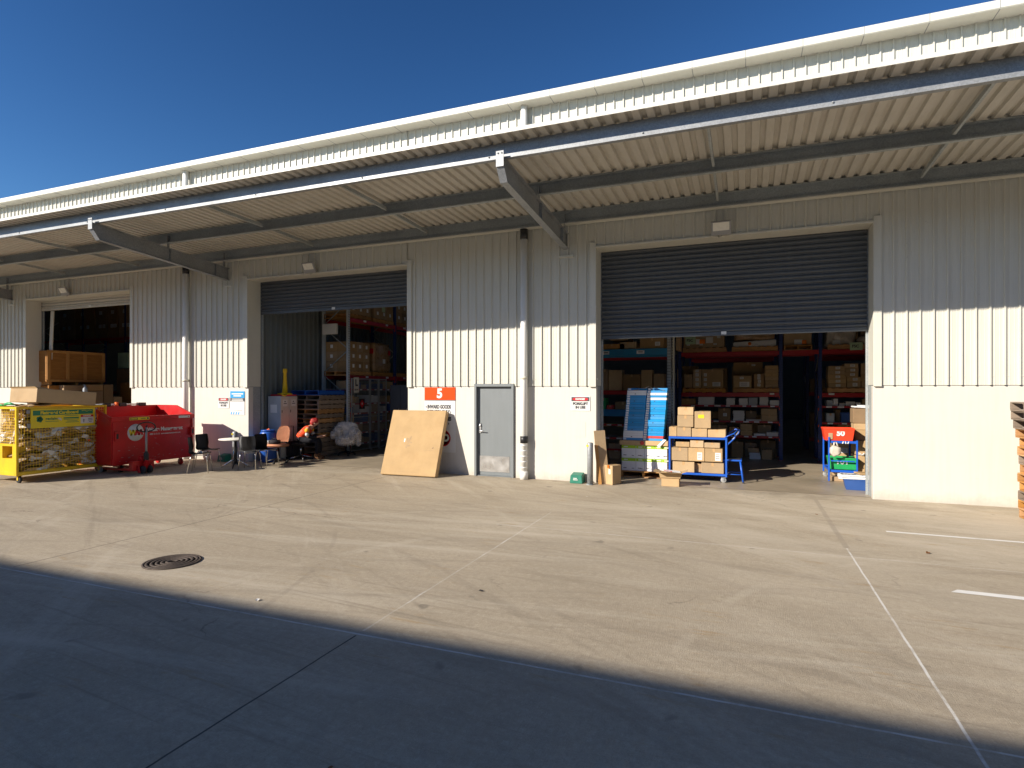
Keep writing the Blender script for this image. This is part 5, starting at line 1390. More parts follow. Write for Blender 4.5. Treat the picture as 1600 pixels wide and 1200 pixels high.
for c in range(2):
    nb = 22
    for k in range(nb):
        z = .832 + k * .0535
        lean = .0026 * k + (.0 if k < 4 else .0)
        xa = PX0 + .04 + c * .447 + lean * 1.9 + rng.uniform(-.004, .004); wdt = .444 - .0006 * k
        col = 'carton_blue'
        if c == 0 and k in (1, 2, 3, 20, 19): col = 'carton_white'
        if c == 1 and k in (17, 19): col = 'carton_white'
        if c == 1 and k == 1: col = 'carton_red'
        cn = {'carton_blue': 'blue', 'carton_white': 'white', 'carton_red': 'red'}[col]
        yy = PY + .05 + (.0 if k % 5 else .01) + rng.uniform(-.004, .004) + (.06 if k == nb - 1 else 0)
        o = MB().box(0, wdt, 0, .33, 0, .0515).done('flat_carton', col, None, .002); o.location = (xa, yy, z)
        tag(o, f'flat {cn} carton, {ORD[k] if k < 20 else ("second from top" if k == 20 else "topmost")} from the bottom of the {("left", "right")[c]} column on the pallet' if k < 20 else f'flat {cn} carton, {"second from the top" if k == 20 else "topmost"} of the {("left", "right")[c]} column on the pallet', 'carton', 'flat blue cartons in two columns on the pallet')
        b = MB(); b.box(.012, .075, -.0014, .0003, .006, .046); b.done('end_label', 'carton_white', o)
        if k % 3 == 1:
            b = MB(); b.box(.17, .20, -.0014, .0003, .02, .034); b.done('print', 'print', o)
b = MB()
wx0, wx1 = PX0 + .03, PX1 + .02
# cling film over the top corner and the dark right side
b.hexa([(wx1 - .09, PY + .04, .83), (wx1 - .005, PY + .10, .83), (wx1 + .10, PY + .50, .83), (wx1 - .09, PY + .42, .83), (wx1 - .02, PY + .06, 1.95), (wx1 + .02, PY + .10, 1.93), (wx1 + .10, PY + .42, 1.90), (wx1 - .02, PY + .42, 1.95)])
b.done('film', 'film').hide_render = True if False else False
o = [x for x in COL.objects if x.name.startswith('film')][-1]; bpy.data.objects.remove(o)
b = MB(); q = random.Random(4)
rows = []
for k in range(9):
    z = 1.985 - .012 * abs(k - 4) + q.uniform(-.01, .02)
    rows.append([(PX0 + .28 + .085 * k, PY + .04 + .1 * j + q.uniform(-.015, .015), z + (.03 if j == 0 else .02) + q.uniform(-.015, .02)) for j in range(4)])
cushion(b, rows); tag(b.done('stretch_film', 'film', None, 0, True), 'crumpled clear stretch film bunched on top of the blue cartons', 'film')
for k in range(20):
    o = MB().box(0, .30, 0, .26, 0, .0515).done('flat_carton', 'navy' if False else 'carton_blue', None, .002); o.location = (PX0 + .60 + .004 * k, PY + .44, .832 + k * .0535)
    tag(o, f'blue flat carton in the shaded rear column of the pallet, {ORD[k]} from the bottom', 'carton', 'flat blue cartons in the rear column')

# ------------------------------------------------------------------ trolleys
def trolley(name, label, x0, x1, y0, y1, zd, cat='trolley', post=.036, handle=True, hx=1):
    t = thing(name, label, cat, ((x0 + x1) / 2, (y0 + y1) / 2, 0)); hx_, hy_ = (x1 - x0) / 2, (y1 - y0) / 2
    for i, z in enumerate(zd):
        b = MB(); b.box(-hx_, hx_, -hy_, -hy_ + .03, z - .045, z).box(-hx_, hx_, hy_ - .03, hy_, z - .045, z).box(-hx_, -hx_ + .03, -hy_ + .03, hy_ - .03, z - .044, z - .001).box(hx_ - .03, hx_, -hy_ + .03, hy_ - .03, z - .044, z - .001)
        b.box(-hx_ + .03, hx_ - .03, -hy_ + .03, hy_ - .03, z - .02, z - .012); b.done('deck', 'blue', t, .003)
    for sx in (-1, 1):
        for sy in (-1, 1):
            MB().box(sx * hx_ - (post if sx > 0 else 0) + sx * .0015, sx * hx_ + (0 if sx > 0 else post) + sx * .0015, sy * hy_ - (post if sy > 0 else 0) + sy * .0015, sy * hy_ + (0 if sy > 0 else post) + sy * .0015, .125, zd[-1] + .002).done('post', 'blue', t, .003)
            caster(t, sx * (hx_ - .07), sy * (hy_ - .05), .058, .035, 'wheel_grey', 'galv', .122)
    return t
TY = .93
tx0, tx1 = xu(1045, TY), xu(1136, TY)
t1 = trolley('trolley', 'blue two deck steel trolley loaded with brown cartons', tx0, tx1, TY, TY + .62, (.185, .955))
hx_ = (tx1 - tx0) / 2
b = MB(); b.tube([(hx_ - .06, -.28, .95), (hx_ + .03, -.28, 1.0), (hx_ + .12, -.28, 1.045), (hx_ + .165, -.27, 1.02), (hx_ + .15, -.26, .95), (hx_ + .0, -.28, .80)], .013, 8); b.tube([(hx_ - .06, .28, .95), (hx_ + .03, .28, 1.02), (hx_ + .16, .27, 1.11), (hx_ + .24, .25, 1.09), (hx_ + .22, .24, 1.02), (hx_, .27, .80)], .013, 8)
b.tube([(hx_ + .13, -.28, 1.045), (hx_ + .2, .0, 1.10), (hx_ + .2, .26, 1.11)], .011, 7)
b.done('handle', 'blue', t1)
b = MB(); b.tube([(hx_ + .02, -.22, .84), (hx_ + .14, -.12, .95), (hx_ + .22, .08, 1.07)], .008, 6); b.done('wrapped_tape', 'white', t1)
yb = TY + .012
def tc(lab, u0, u1, v0, v1, dz0=None, d=.42, **k):
    return pcarton('carton', lab, u0, u1, v0, v1, k.pop('y', yb), d, group='cartons on the blue trolley', **k)
def on(z): return z
def trow(lab, spec, zbase, d=.4, y=None, **kw):
    for k, (u0, u1, v0, extra) in enumerate(spec):
        yy = (y or yb) + extra.pop('dy', rng.uniform(0, .02)); um = (u0 + u1) / 2
        carton('carton', f'{lab}, {ORD[k]} from the left', xu(u0, yy), xu(u1, yy), yy, yy + d, zbase, zv(um, v0, yy), group='cartons on the blue trolley', **{**kw, **extra})
trow('brown carton on the trolley top deck, bottom row', [(1045.5, 1057.5, 667, {}), (1058, 1080, 667.5, {}), (1081, 1105, 669.5, {}), (1106, 1134, 671.5, {})], .956)
z1 = zv(1070, 667.4, yb)
carton('carton', 'brown carton in the second tier of the trolley stack, left one', xu(1058.5, yb), xu(1083.5, yb), yb, yb + .4, z1 + .003, zv(1070, 649, yb), group='cartons on the blue trolley')
carton('carton', 'brown carton topmost on the blue trolley stack', xu(1059, yb), xu(1083.5, yb), yb + .01, yb + .4, zv(1070, 648.7, yb), zv(1070, 636.5, yb), group='cartons on the blue trolley')
z2 = zv(1094, 669.3, yb)
carton('carton', 'brown carton with yellow label on the trolley stack', xu(1084.5, yb), xu(1110, yb), yb, yb + .40, z2 + .003, zv(1097, 643, yb), rz=R(3), group='cartons on the blue trolley', lab=[(.22, .60, .12, .075, 'yellow_sign')])
trow('brown carton on the trolley lower deck', [(1051, 1085, 721.5, {}), (1096, 1131, 723.5, {})], .186)
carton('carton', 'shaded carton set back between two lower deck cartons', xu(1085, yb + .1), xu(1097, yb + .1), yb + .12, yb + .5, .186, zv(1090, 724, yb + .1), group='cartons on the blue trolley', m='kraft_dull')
z3 = zv(1090, 721.3, yb) - .0
trow('brown carton in the trolley middle tier', [(1049.5, 1075, 699.5, {}), (1075.5, 1101, 700, {'lab': [(.55, .12, .10, .16)]}), (1101.5, 1129, 701, {'lab': [(.58, .10, .11, .17)]})], z3 + .004, .44)
z4 = zv(1090, 699.7, yb) + .003
trow('low brown carton under the trolley top deck', [(1056, 1077.5, 690.5, {'dy': .05}), (1078.5, 1099.5, 688.5, {'dy': .03}), (1100.5, 1125, 692, {'dy': .03})], z4, .36)
b = MB()
for s in (-1, 1): b.hexa([(-.13, s * .02, 0), (.13, s * .02, 0), (.13, s * .12, .03), (-.13, s * .12, .03), (-.13, s * .02, .004), (.13, s * .02, .004), (.13, s * .12, .034), (-.13, s * .12, .034)])
o = b.done('carton_flap', 'kraft'); o.location = (xu(1089, yb + .1), yb + .20, zv(1089, 688.3, yb)); tag(o, 'splayed flaps on the middle low carton of the trolley', 'carton flap')
# step stool right of the trolley
st = thing('step_stool', 'blue steel step stool standing right of the loaded trolley', 'step stool', (-.25, 1.22, 0))
for sx in (-1, 1):
    for sy in (-1, 1):
        b = MB(); b.tube([(sx * .155, sy * .16, .46), (sx * .215, sy * .21, .02)], .021, 6); b.done('leg', 'blue', st)
        b = MB(); b.lathe([(.001, 0), (.026, 0), (.024, .03), (.001, .03)], 10, (sx * .217, sy * .212, 0)); b.done('foot', 'rubber', st)
b = MB(); b.box(-.19, .19, -.19, .19, .455, .49); b.done('top_step', 'blue', st, .008)
b = MB(); b.box(-.16, .16, -.16, .16, .4905, .495); b.done('tread', 'rubber', st)
for s in (-1, 1):
    b = MB(); b.tube([(-.195, s * .195, .18), (.195, s * .195, .18)], .011, 6); b.done('stretcher', 'blue', st); b = MB(); b.tube([(s * .19, -.19, .24), (s * .19, .19, .24)], .011, 6); b.done('stretcher', 'blue', st)
s2 = thing('tub_trolley', 'blue narrow trolley holding the red and green numbered tubs', 'trolley', (1.93, 2.42, 0))
hx_, hy_ = .25, .46
for z in (.26, .88):
    b = MB(); b.box(-hx_, hx_, -hy_, -hy_ + .025, z - .05, z).box(-hx_, hx_, hy_ - .025, hy_, z - .05, z).box(-hx_, -hx_ + .025, -hy_ + .025, hy_ - .025, z - .049, z - .001).box(hx_ - .025, hx_, -hy_ + .025, hy_ - .025, z - .049, z - .001).box(-hx_ + .025, hx_ - .025, -hy_ + .025, hy_ - .025, z - .03, z - .02)
    b.done('deck', 'blue', s2, .003)
b = MB(); b.box(-hx_ + .03, hx_ - .03, -hy_ - .012, -hy_ + .012, .44, .465); b.done('rail', 'blue', s2, .003)
for sx in (-1, 1):
    for sy in (-1, 1):
        MB().box(sx * hx_ - .016 + sx * .012, sx * hx_ + .016 + sx * .012, sy * hy_ - .016 + sy * .012, sy * hy_ + .016 + sy * .012, .02 if sy < 0 else .11, .96 if sx < 0 else .90).done('post', 'blue', s2, .003)
    caster(s2, sx * (hx_ - .02), hy_ - .06, .055, .03, 'wheel_grey', 'galv', .115)
def tub(name, label, m, lx, ly, h, loc, rz=0):
    t = thing(name, label, 'tub', loc, rz)
    b = MB(); a, c = lx / 2, ly / 2; k = .86
    def ring(s, z): return [(-a * s, -c * s, z), (a * s, -c * s, z), (a * s, c * s, z), (-a * s, c * s, z)]
    R_ = [ring(k, 0), ring(.97, h - .03), ring(1.0, h - .03), ring(1.0, h), ring(.955, h), ring(k - .03, .012)]
    V = [[b.bm.verts.new(p) for p in r_] for r_ in R_]
    for A, B in zip(V, V[1:]):
        for i in range(4): b.bm.faces.new((A[i], A[(i + 1) % 4], B[(i + 1) % 4], B[i]))
    b.bm.faces.new(V[0]); b.bm.faces.new(V[-1])
    b.done('body', m, t, .008)
    return t
rt = tub('numbered_tub', 'red plastic tub with white number 50 on the blue trolley', 'tub_red', .60, .42, .265, (1.86, 2.16, .885))
text('50', .15, 'paper', rt, (.03, -.2035, .155), (R(85), 0, 0), bold=.008)
MB().box(-.20, -.12, -.204, -.199, .03, .16).done('carton_tag', 'kraft', rt)
gt = tub('numbered_tub', 'green plastic tub with white number on the trolley lower deck', 'tub_green', .56, .44, .25, (1.95, 2.24, .265))
text('101', .13, 'paper', gt, (-.02, -.213, .16), (R(85), 0, 0), bold=.005, sx=1.3)
b = MB(); b.box(.0, .22, -.19, -.03, .252, .262); b.done('flat_file', 'black', gt)
b = MB(); q = random.Random(6)
blob(b, (0, 0, .11), (.105, .05, .11), 9, 3, .12); b.tube([(-.03, 0, .2), (-.02, 0, .29), (.02, 0, .30), (.05, 0, .21)], [.02, .014, .014, .02], 7)
o = b.done('plastic_bag', 'film', None, 0, True); o.location = (1.78, 1.90, .56); tag(o, 'clear plastic bag of oddments hanging from the tub trolley', 'bag')
b = MB(); [b.obox((dx, 0, .0), (.02, .004, .05), (0, a, 0)) for dx, a in ((-.05, .3), (0, -.2), (.05, .4))]; o = b.done('white_tie', 'carton_white'); o.location = (1.98, 1.945, .85); tag(o, 'white tie knotted on the blue trolley rail below tub 50', 'tie')
# cartons behind the tub trolley and at the right jamb
carton('carton', 'brown carton with label behind the green tub', 1.86, 2.26, 2.92, 3.3, .005, .86, lab=[(.35, .62, .16, .12), (.5, .40, .08, .06)])
carton('carton', 'low flattened brown carton on the floor under the tub trolley', 1.74, 2.02, 2.05, 2.4, .005, .10, m='kraft_dull')
for k, (z0, z1_, dx, m) in enumerate(((.005, .56, 0, 'kraft'), (.58, .88, .0, 'kraft'), (.885, 1.10, .0, 'kraft'), (1.104, 1.24, .0, 'kraft'), (1.245, 1.56, -.02, 'kraft_dull'))):
    carton('carton', f'brown carton in the tall stack at the right door jamb, {ORD[k]} from the floor', 2.20 + dx, 2.78 + dx, 2.20 + .04 * k, 2.75, z0, z1_, m=m, group='cartons stacked at the right jamb')
b = MB(); b.obox((0, 0, .02), (.5, .3, .035), (0, .06, .1)); b.obox((.05, 0, .055), (.42, .28, .02), (.03, .02, -.1)); o = b.done('wrapped_papers', 'carton_white', None, .01); o.location = (2.44, 2.50, 1.565); tag(o, 'white and blue wrapped papers on top of the right carton stack', 'papers')
b = MB(); q = random.Random(8); [b.obox((q.uniform(-.18, .18), q.uniform(-.08, .08), q.uniform(0, .02)), (.12, .02, .005), (q.uniform(-.5, .5), q.uniform(-.5, .5), q.uniform(0, 3))) for _ in range(26)]; o = b.done('paper_shreds', 'carton_white'); o.location = (2.42, 2.27, .58); tag(o, 'grey paper shreds spilling between the stacked cartons at right jamb', 'paper shreds')
bt = tub('storage_tub', 'dark blue plastic tub on the floor at the right jamb', 'tub_blue', .72, .46, .22, (2.17, 1.10, .005), R(-4))
b = MB(); q = random.Random(12)
for k in range(3): b.obox((q.uniform(-.02, .02), q.uniform(-.02, .02), .012 + k * .022), (.78 - .05 * k, .50 - .04 * k, .018), (q.uniform(-.03, .03), q.uniform(-.03, .03), q.uniform(-.08, .08)))
o = b.done('paper_pile', 'carton_white', None, .004); o.location = (2.12, 1.10, .226); tag(o, 'pile of white printed sheets on the dark blue tub', 'papers')
b = MB(); [b.obox((q.uniform(-.35, .2), q.uniform(-.2, .0), .003), (q.uniform(.02, .05), q.uniform(.015, .05), .004), (0, 0, q.uniform(0, 3))) for _ in range(16)]; b.done('print_marks', 'print', o, loc=(0, 0, .078))
carton('carton', 'brown card edge lying on the white printed sheets', 2.05, 2.4, 1.0, 1.3, .305, .33, rz=.2, tape=False)

# ------------------------------------------------------------------ racks in the right door
RD = 5.72
rd = rack('pallet_rack', 'blue and red rack behind the loaded trolley, left of the aisle', (-1.79, RD, 0), 0, [0, 2.72], 1.0, 6.2, [3.06, 1.885, 1.53, 1.085, .665], small=(1.53, 1.085, .665))
rr = rack('pallet_rack', 'blue and red rack right of the dark aisle behind the tub trolley', (1.90, RD, 0), 0, [0, 2.72], 1.0, 6.2, [3.06, 1.885, 1.53, 1.085, .665], small=(1.53, 1.085, .665))
for k, z in enumerate((1.53, 1.085, .665)):
    price_tags(rd, .2, 2.6, z, 7, -.016, .035, 50 + k); price_tags(rr, .1, 2.4, z, 8, -.016, .04, 60 + k)
price_tags(rd, 2.2, 2.65, 1.885, 1, -.016, .05, 70); price_tags(rr, .1, .5, 1.885, 1, -.016, .05, 71)
for rk, x in ((rd, 2.72), (rr, 0)):
    b = MB()
    for z in (1.80, 1.47, 1.02, .60): b.box(x - .052, x - .03, -.012, -.0085, z - .06, z)
    b.done('beam_clip', 'orange_strap', rk)
b = MB(); b.box(.975, 1.855, RD - .012, RD + .025, 2.945, 3.06); b.box(.975, 1.855, RD + .97, RD + 1.005, 2.945, 3.06)
for x in (.965, 1.855): b.box(x, x + .006, RD - .02, RD + .02, 2.84, 3.1)
tag(b.done('cross_beam', 'red_rack', None, .003), 'red cross beam over the dark aisle between the racks', 'beam')
rk2 = rack('pallet_rack', 'dim rack row further back beyond the dark aisle, left part', (-1.79, 9.2, 0), 0, [0, 2.72], 1.0, 6.2, [3.06, 1.885, .4])
rk3 = rack('pallet_rack', 'dim rack row further back beyond the dark aisle, right part', (1.90, 9.2, 0), 0, [0, 2.72], 1.0, 6.2, [3.06, 1.885, .4])
q = random.Random(77)
for rk_x, side in ((-1.7, 'left'), (1.98, 'right')):
    for z in (.41, 1.89):
        for k in range(4):
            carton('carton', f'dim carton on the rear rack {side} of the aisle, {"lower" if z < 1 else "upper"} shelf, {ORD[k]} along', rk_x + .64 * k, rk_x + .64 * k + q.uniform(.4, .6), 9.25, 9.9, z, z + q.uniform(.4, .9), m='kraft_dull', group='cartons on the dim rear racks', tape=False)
# rack C at the left, blue front beams
rc = rack('pallet_rack', 'rack with bright blue beams and galvanised post behind the blue cartons', (-4.55, 3.22, 0), 0, [0, 2.74], 1.0, 6.2, [3.04, 1.44], 'post_galv', 'sky_beam', beam_h=.17)
rc2 = rack('shelf_rack', 'red shelved rack behind the bright blue beams', (-4.55, 4.32, 0), 0, [0, 2.70], .9, 2.98, [2.96, 1.95, 1.33, 1.0, .62, .30], 'post_blue', 'red_rack', small=(1.33, 1.0, .62, .30))
b = MB(); b.box(-.1, .1, -.020, -.015, 2.88, 2.98); b.box(.95, 1.12, -.020, -.015, 2.88, 2.98); b.box(.95 - 0, 1.12, -.020, -.015, 2.88, 2.98) if False else None
o = MB().box(1.02, 1.20, -.020, -.0165, 2.905, 2.995).box(1.92, 2.12, -.020, -.0165, 2.905, 2.995).done('beam_label', 'carton_white', rc)
MB().box(1.05, 1.17, -.0225, -.0205, 2.945, 2.965).box(1.96, 2.08, -.0225, -.0205, 2.945, 2.965).done('label_print', 'print', rc)
for k, z in enumerate((1.33, 1.0, .62)): price_tags(rc2, .8, 2.6, z, 6, -.016, .04, 80 + k)
y = 3.26
for lab, u0, u1, v0, v1, m, nm, extra in (
    ('brown carton with white label on the bright blue beam', 1000, 1038, 529, 545, 'kraft_dull', 'carton', {'lab': [(.62, .25, .13, .10)]}),
    ('yellowish flat carton stack on the bright blue beam at the jamb', 936, 976, 538, 546.5, 'batten', 'carton', {}),
    ('open padded envelope carton on the bright blue beam', 968, 994, 535, 546, 'kraft', 'carton', {}),
    ('flat brown carton above the padded envelope', 953, 981, 531, 535, 'kraft', 'carton', {})):
    z1_ = 3.045 if v1 > 544 else zv((u0 + u1) / 2, v1, y) + .06
    carton(nm, lab, xu(u0, y), xu(u1, y), y, y + .8, z1_, z1_ + max(.05, (v1 - v0) / FOC * 15.3), m=m, group='cartons over the bright blue beam', tape=nm == 'carton', **extra)
carton('carton', 'brown carton touching the galvanised post on the blue beam', xu(1056, y + .3), xu(1062, y + .3), y + .3, y + .9, 3.0, 3.5, m='kraft_dull', tape=False)
def items(rk, y, zbase, spec, group):
    for k, sp in enumerate(spec):
        u0, u1, v0, m, desc = sp[:5]; extra = sp[5] if len(sp) > 5 else {}
        extra = dict(extra); dy = extra.pop('dy', .0); um = (u0 + u1) / 2; yy = y + .03 + dy
        dd = extra.pop('d', .38); zz = zbase + extra.pop('dz', 0)
        z1_ = zv(um, v0, yy)
        nm = 'paper_stack' if 'stack' in desc and 'carton' not in desc else 'plastic_bin' if 'bin' in desc else 'carton'
        if nm == 'paper_stack':
            b = MB(); w = xu(u1, yy) - xu(u0, yy); h = z1_ - zz; n = max(2, int(h / .035)); q = random.Random(int(u0))
            for i in range(n):
                dx = q.uniform(-.008, .008)
                b.box(dx, w + dx, q.uniform(-.006, .006), dd, i * h / n + .0008, (i + 1) * h / n - .0015)
            o = b.done(nm, m, None, .0); o.location = (xu(u0, yy), yy, zz)
            tag(o, desc, 'paper stack', group)
        else:
            o = carton(nm, desc, xu(u0, yy), xu(u1, yy), yy, yy + dd, zz, z1_, m=m, group=group, cat='carton' if nm == 'carton' else 'bin', tape=nm == 'carton', **extra)
W8 = [(.42, .35, .10, .09)]
Y = RD
items(rd, Y, 1.532, [
    (1091, 1116, 620.5, 'carton_white', 'white paper stack on the top shelf behind the loaded trolley, widest'), (1135, 1148, 622, 'carton_white', 'white paper stack on the top shelf, second from the left'),
    (1155, 1168.5, 622.5, 'carton_white', 'white paper stack on the top shelf, third from the left'), (1170, 1183.5, 621.5, 'locker_side', 'bluish grey paper stack on the top shelf of the left rack'),
    (1187, 1200, 620.5, 'paper', 'tallest white paper stack on the top shelf near the aisle'), (1203, 1218, 625.5, 'carton_white', 'low paper stack on the top shelf beside the aisle post'), (1063, 1086, 623, 'kraft_dull', 'brown carton on the top shelf beside the blue post')], 'goods on the upper small shelf of the left rack')
items(rd, Y, 1.087, [
    (1122, 1141, 638, 'kraft_dull', 'brown carton pair on the middle shelf left of white books', {'lab': W8}), (1145.5, 1163, 642, 'paper', 'white book stack on the middle shelf of the left rack'),
    (1165, 1182, 642, 'kraft_dull', 'dim brown carton on the middle shelf set back right of the white books', {'dy': .3}), (1166, 1189, 655.5, 'carton_white', 'flat white paper stack on the middle shelf', {'d': .25}),
    (1189.5, 1214.5, 648.5, 'kraft', 'lower wide brown carton on the middle shelf by the aisle'), (1063, 1084, 645, 'kraft_dull', 'brown carton on the middle shelf by the left blue post'), (1086, 1112, 652, 'kraft', 'low brown carton on the middle shelf behind the trolley stack')], 'goods on the middle shelf of the left rack')
items(rd, Y, zv(1202, 648.3, Y + .03), [(1189, 1214, 638.5, 'kraft', 'upper wide brown carton on the middle shelf by the aisle')], 'goods on the middle shelf of the left rack')
items(rd, Y, .667, [
    (1139, 1155, 667, 'kraft_dull', 'low brown carton on the bottom shelf above the trolley handle'), (1157, 1175.5, 672.2, 'kraft', 'lower brown carton of a pair on the bottom shelf'), (1184, 1205, 663.5, 'kraft_dull', 'dim brown carton on the bottom shelf set back', {'dy': .25}),
    (1178, 1196, 677.5, 'carton_white', 'flat white paper stack on the bottom shelf'), (1198, 1216, 675.5, 'paper', 'cream paper stack on the bottom shelf beside the aisle post'), (1112, 1136, 664, 'kraft_dull', 'brown carton on the bottom shelf behind the trolley handle')], 'goods on the bottom shelf of the left rack')
items(rd, Y, zv(1166, 672, Y + .03), [(1157, 1175, 662.5, 'kraft', 'upper brown carton of a pair on the bottom shelf')], 'goods on the bottom shelf of the left rack')
items(rd, Y, .006, [
    (1143, 1161, 690, 'kraft_dull', 'tall brown carton on the floor under the left rack', {'dy': .2}), (1171, 1188, 707.5, 'carton_white', 'white ream stack on the floor under the left rack'), (1190, 1206.5, 703, 'kraft', 'brown carton on the floor by the aisle post'), (1164, 1182, 692, 'kraft_dull', 'dim carton on the floor behind the white reams', {'dy': .45}), (1188, 1212, 688, 'kraft_dull', 'dark carton at the back of the floor level by the aisle', {'dy': .5})], 'goods on the floor under the left rack')
items(rd, Y, zv(1179, 707.3, Y + .03), [(1169, 1186, 700, 'kraft', 'small brown carton lying on the white ream stack')], 'goods on the floor under the left rack')
# loads on pallets
def rack_pallet(x, z, lab, y=RD + .5, w=1.2):
    o = dup(pal, (x, y, z), 0, lab); o['group'] = 'pallets on the racks in the right door'; return o
rack_pallet((xu(1068, Y) + xu(1132, Y)) / 2, 1.888, 'pallet under cartons on the second beam near the left blue post'); rack_pallet((xu(1146, Y) + xu(1217, Y)) / 2, 1.888, 'pallet under cartons on the second beam beside the aisle')
rack_pallet((xu(1069, Y) + xu(1132, Y)) / 2, 3.063, 'pallet under the large carton with pale green card'); rack_pallet((xu(1145, Y) + xu(1214, Y)) / 2, 3.063, 'pallet under the white sheeted load on the top beam')
o = dup(pal, ((xu(1226, Y) + xu(1268, Y)) / 2, Y + .55, 3.063), R(90), 'orange brown pallet on the red cross beam over the aisle'); o.scale = (1, .70, 1); o['group'] = 'pallets on the racks in the right door'
rack_pallet(2.68, 1.888, 'pallet under labelled cartons on the second beam right of the aisle'); rack_pallet(2.68, 3.063, 'pallet under the creased wrap on the right top beam')
z0 = 2.028
items(rd, Y, z0, [
    (1054.5, 1061, 577, 'kraft', 'narrow brown carton left of the blue post on second beam'), (1069, 1082, 585, 'kraft_dull', 'dull carton right of the blue post on the second beam'),
    (1083, 1095.5, 577, 'kraft', 'brown carton tower with round white labels on the second beam', {'lab': [(.3, .1, .09, .09), (.3, .36, .09, .09), (.3, .62, .09, .09), (.3, .84, .09, .08)]}), (1096.5, 1130, 577, 'kraft', 'wide brown carton block with white labels on the second beam', {'lab': [(.10, .1, .08, .09), (.1, .36, .08, .09), (.1, .62, .08, .09), (.5, .08, .22, .12)]}),
    (1146, 1174, 587, 'kraft', 'brown carton with two white labels on the second beam', {'lab': [(.36, .72, .10, .06), (.34, .08, .26, .14)]}), (1178, 1193.5, 584, 'kraft_dull', 'brown carton stack with a column of white labels on second beam', {'lab': [(.35, .1, .08, .08), (.4, .36, .08, .08), (.35, .6, .08, .08), (.35, .82, .08, .06)]})], 'goods on the second beam of the left rack')
items(rd, Y, z0, [(1146, 1192, 566, 'kraft_dull', 'tall dim carton at the back of the second beam by the aisle', {'dy': .48, 'lab': [(.62, .85, .1, .05)]}), (1066, 1090, 572, 'kraft_dull', 'tall dim carton at the back of the second beam by the left post', {'dy': .5})], 'goods on the second beam of the left rack')
for k in range(6):
    za = z0 + k * .104
    carton('carton', f'shallow brown carton beside the aisle post, {ORD[k]} from the bottom of six', xu(1195, Y + .04) + rng.uniform(-.01, .01), xu(1216, Y + .04) + rng.uniform(-.01, .01), Y + .04, Y + .42, za, za + .102, m='kraft', group='shallow cartons beside the aisle post', tape=False, lab=[(.5, .3, .03, .03, 'kraft_dull')])
zt_ = 3.203
def card(lab, u0, u1, v0, v1, y, m, txt=None):
    um = (u0 + u1) / 2
    t = thing('stuck_card', lab, 'card', ((xu(u0, y) + xu(u1, y)) / 2, y, (zv(um, v0, y) + zv(um, v1, y)) / 2), 0, 'cards stuck on the upper loads')
    w, h = (xu(u1, y) - xu(u0, y)) / 2, (zv(um, v0, y) - zv(um, v1, y)) / 2
    MB().box(-w, w, -.0015, .0015, -h, h).done('sheet', m, t)
    if txt: text(txt, h * 1.0, 'print', t, (-.02, -.003, .0), bold=.004)
    return t
carton('carton', 'large carton with pale green card on the top beam', xu(1068, Y), xu(1131.5, Y), Y + .03, Y + .95, zt_, 4.3, m='kraft', lab=[(.08, .06, .09, .05), (.4, .06, .09, .05), (.74, .06, .09, .05), (.83, .24, .09, .06)])
card('pale green card lettered FSC on the large carton', 1071, 1087, 526, 538, Y + .02, 'fsc', 'FSC')
card('white slip beside the pale green card on the large carton', 1087.5, 1094, 530, 538, Y + .02, 'paper'); card('orange sticker on the large carton on the top beam', 1093, 1101.5, 530.5, 537, Y + .018, 'orange_sticker'); card('white and green edged slip on the large carton', 1103, 1114, 527, 536, Y + .02, 'paper')
t = thing('sheeted_load', 'white sheets and dark wrapped goods on the top beam', 'wrapped load', ((xu(1144, Y) + xu(1214, Y)) / 2, Y + .5, zt_))
b = MB(); q = random.Random(14); rows = []
for i in range(9): rows.append([(-.56 + .14 * i, yy, .14 + .02 * i * .5 + q.uniform(-.02, .02)) for yy in (-.46, -.1, .3)])
b.hexa([(-.56, -.46, .0), (.56, -.46, .0), (.56, .45, .0), (-.56, .45, .0), (-.56, -.44, .13), (.57, -.44, .19), (.57, .45, .19), (-.56, .45, .13)]); b.done('white_sheets', 'paper', t, .02, False, 2)
b = MB(); wrapbox(b, (0, 0, .44), (.54, .42, .25), 23); b.done('wrap', 'film_kraft', t, 0, True)
b = MB(); b.lathe([(.001, -.474), (.045, -.474), (.045, -.466), (.001, -.466)], 14, (-.12, 0, .075), 'y'); b.done('orange_dot', 'orange_sticker', t)
carton('carton', 'brown carton with orange sticker over the dark aisle', xu(1225, Y), xu(1268.5, Y), Y + .06, Y + .9, zt_, 4.1, m='kraft', tape=False)
card('white slip on the carton over the dark aisle', 1241, 1254, 530.5, 538, Y + .05, 'paper'); card('orange arrow sticker on the carton over the aisle', 1253, 1260, 531.5, 537.5, Y + .045, 'orange_sticker')
b = MB(); wrapbox(b, (0, 0, .38), (.36, .40, .38), 33, 9, .035); o = b.done('wrapped_load', 'film', None, 0, True); o.location = (2.42, Y + .5, zt_ - .05); tag(o, 'creased clear wrapped bundle at the left of the right top beam', 'wrapped load', 'wrapped loads on the racks')
carton('carton', 'brown carton standing behind the creased wrapped bundle', 2.3, 2.85, Y + .3, Y + .9, zt_, 4.2, m='kraft'); carton('carton', 'dark carton behind the pale green card at the jamb', 2.92, 3.6, Y + .3, Y + .9, zt_, 3.9, m='kraft_dull')
b = MB(); blob(b, (0, 0, .12), (.34, .25, .14), 35, 3, .1); o = b.done('film_bundle', 'film', None, 0, True); o.location = (3.15, Y + .25, zt_ - .03); tag(o, 'bunched clear film behind the pale green card at the jamb', 'film')
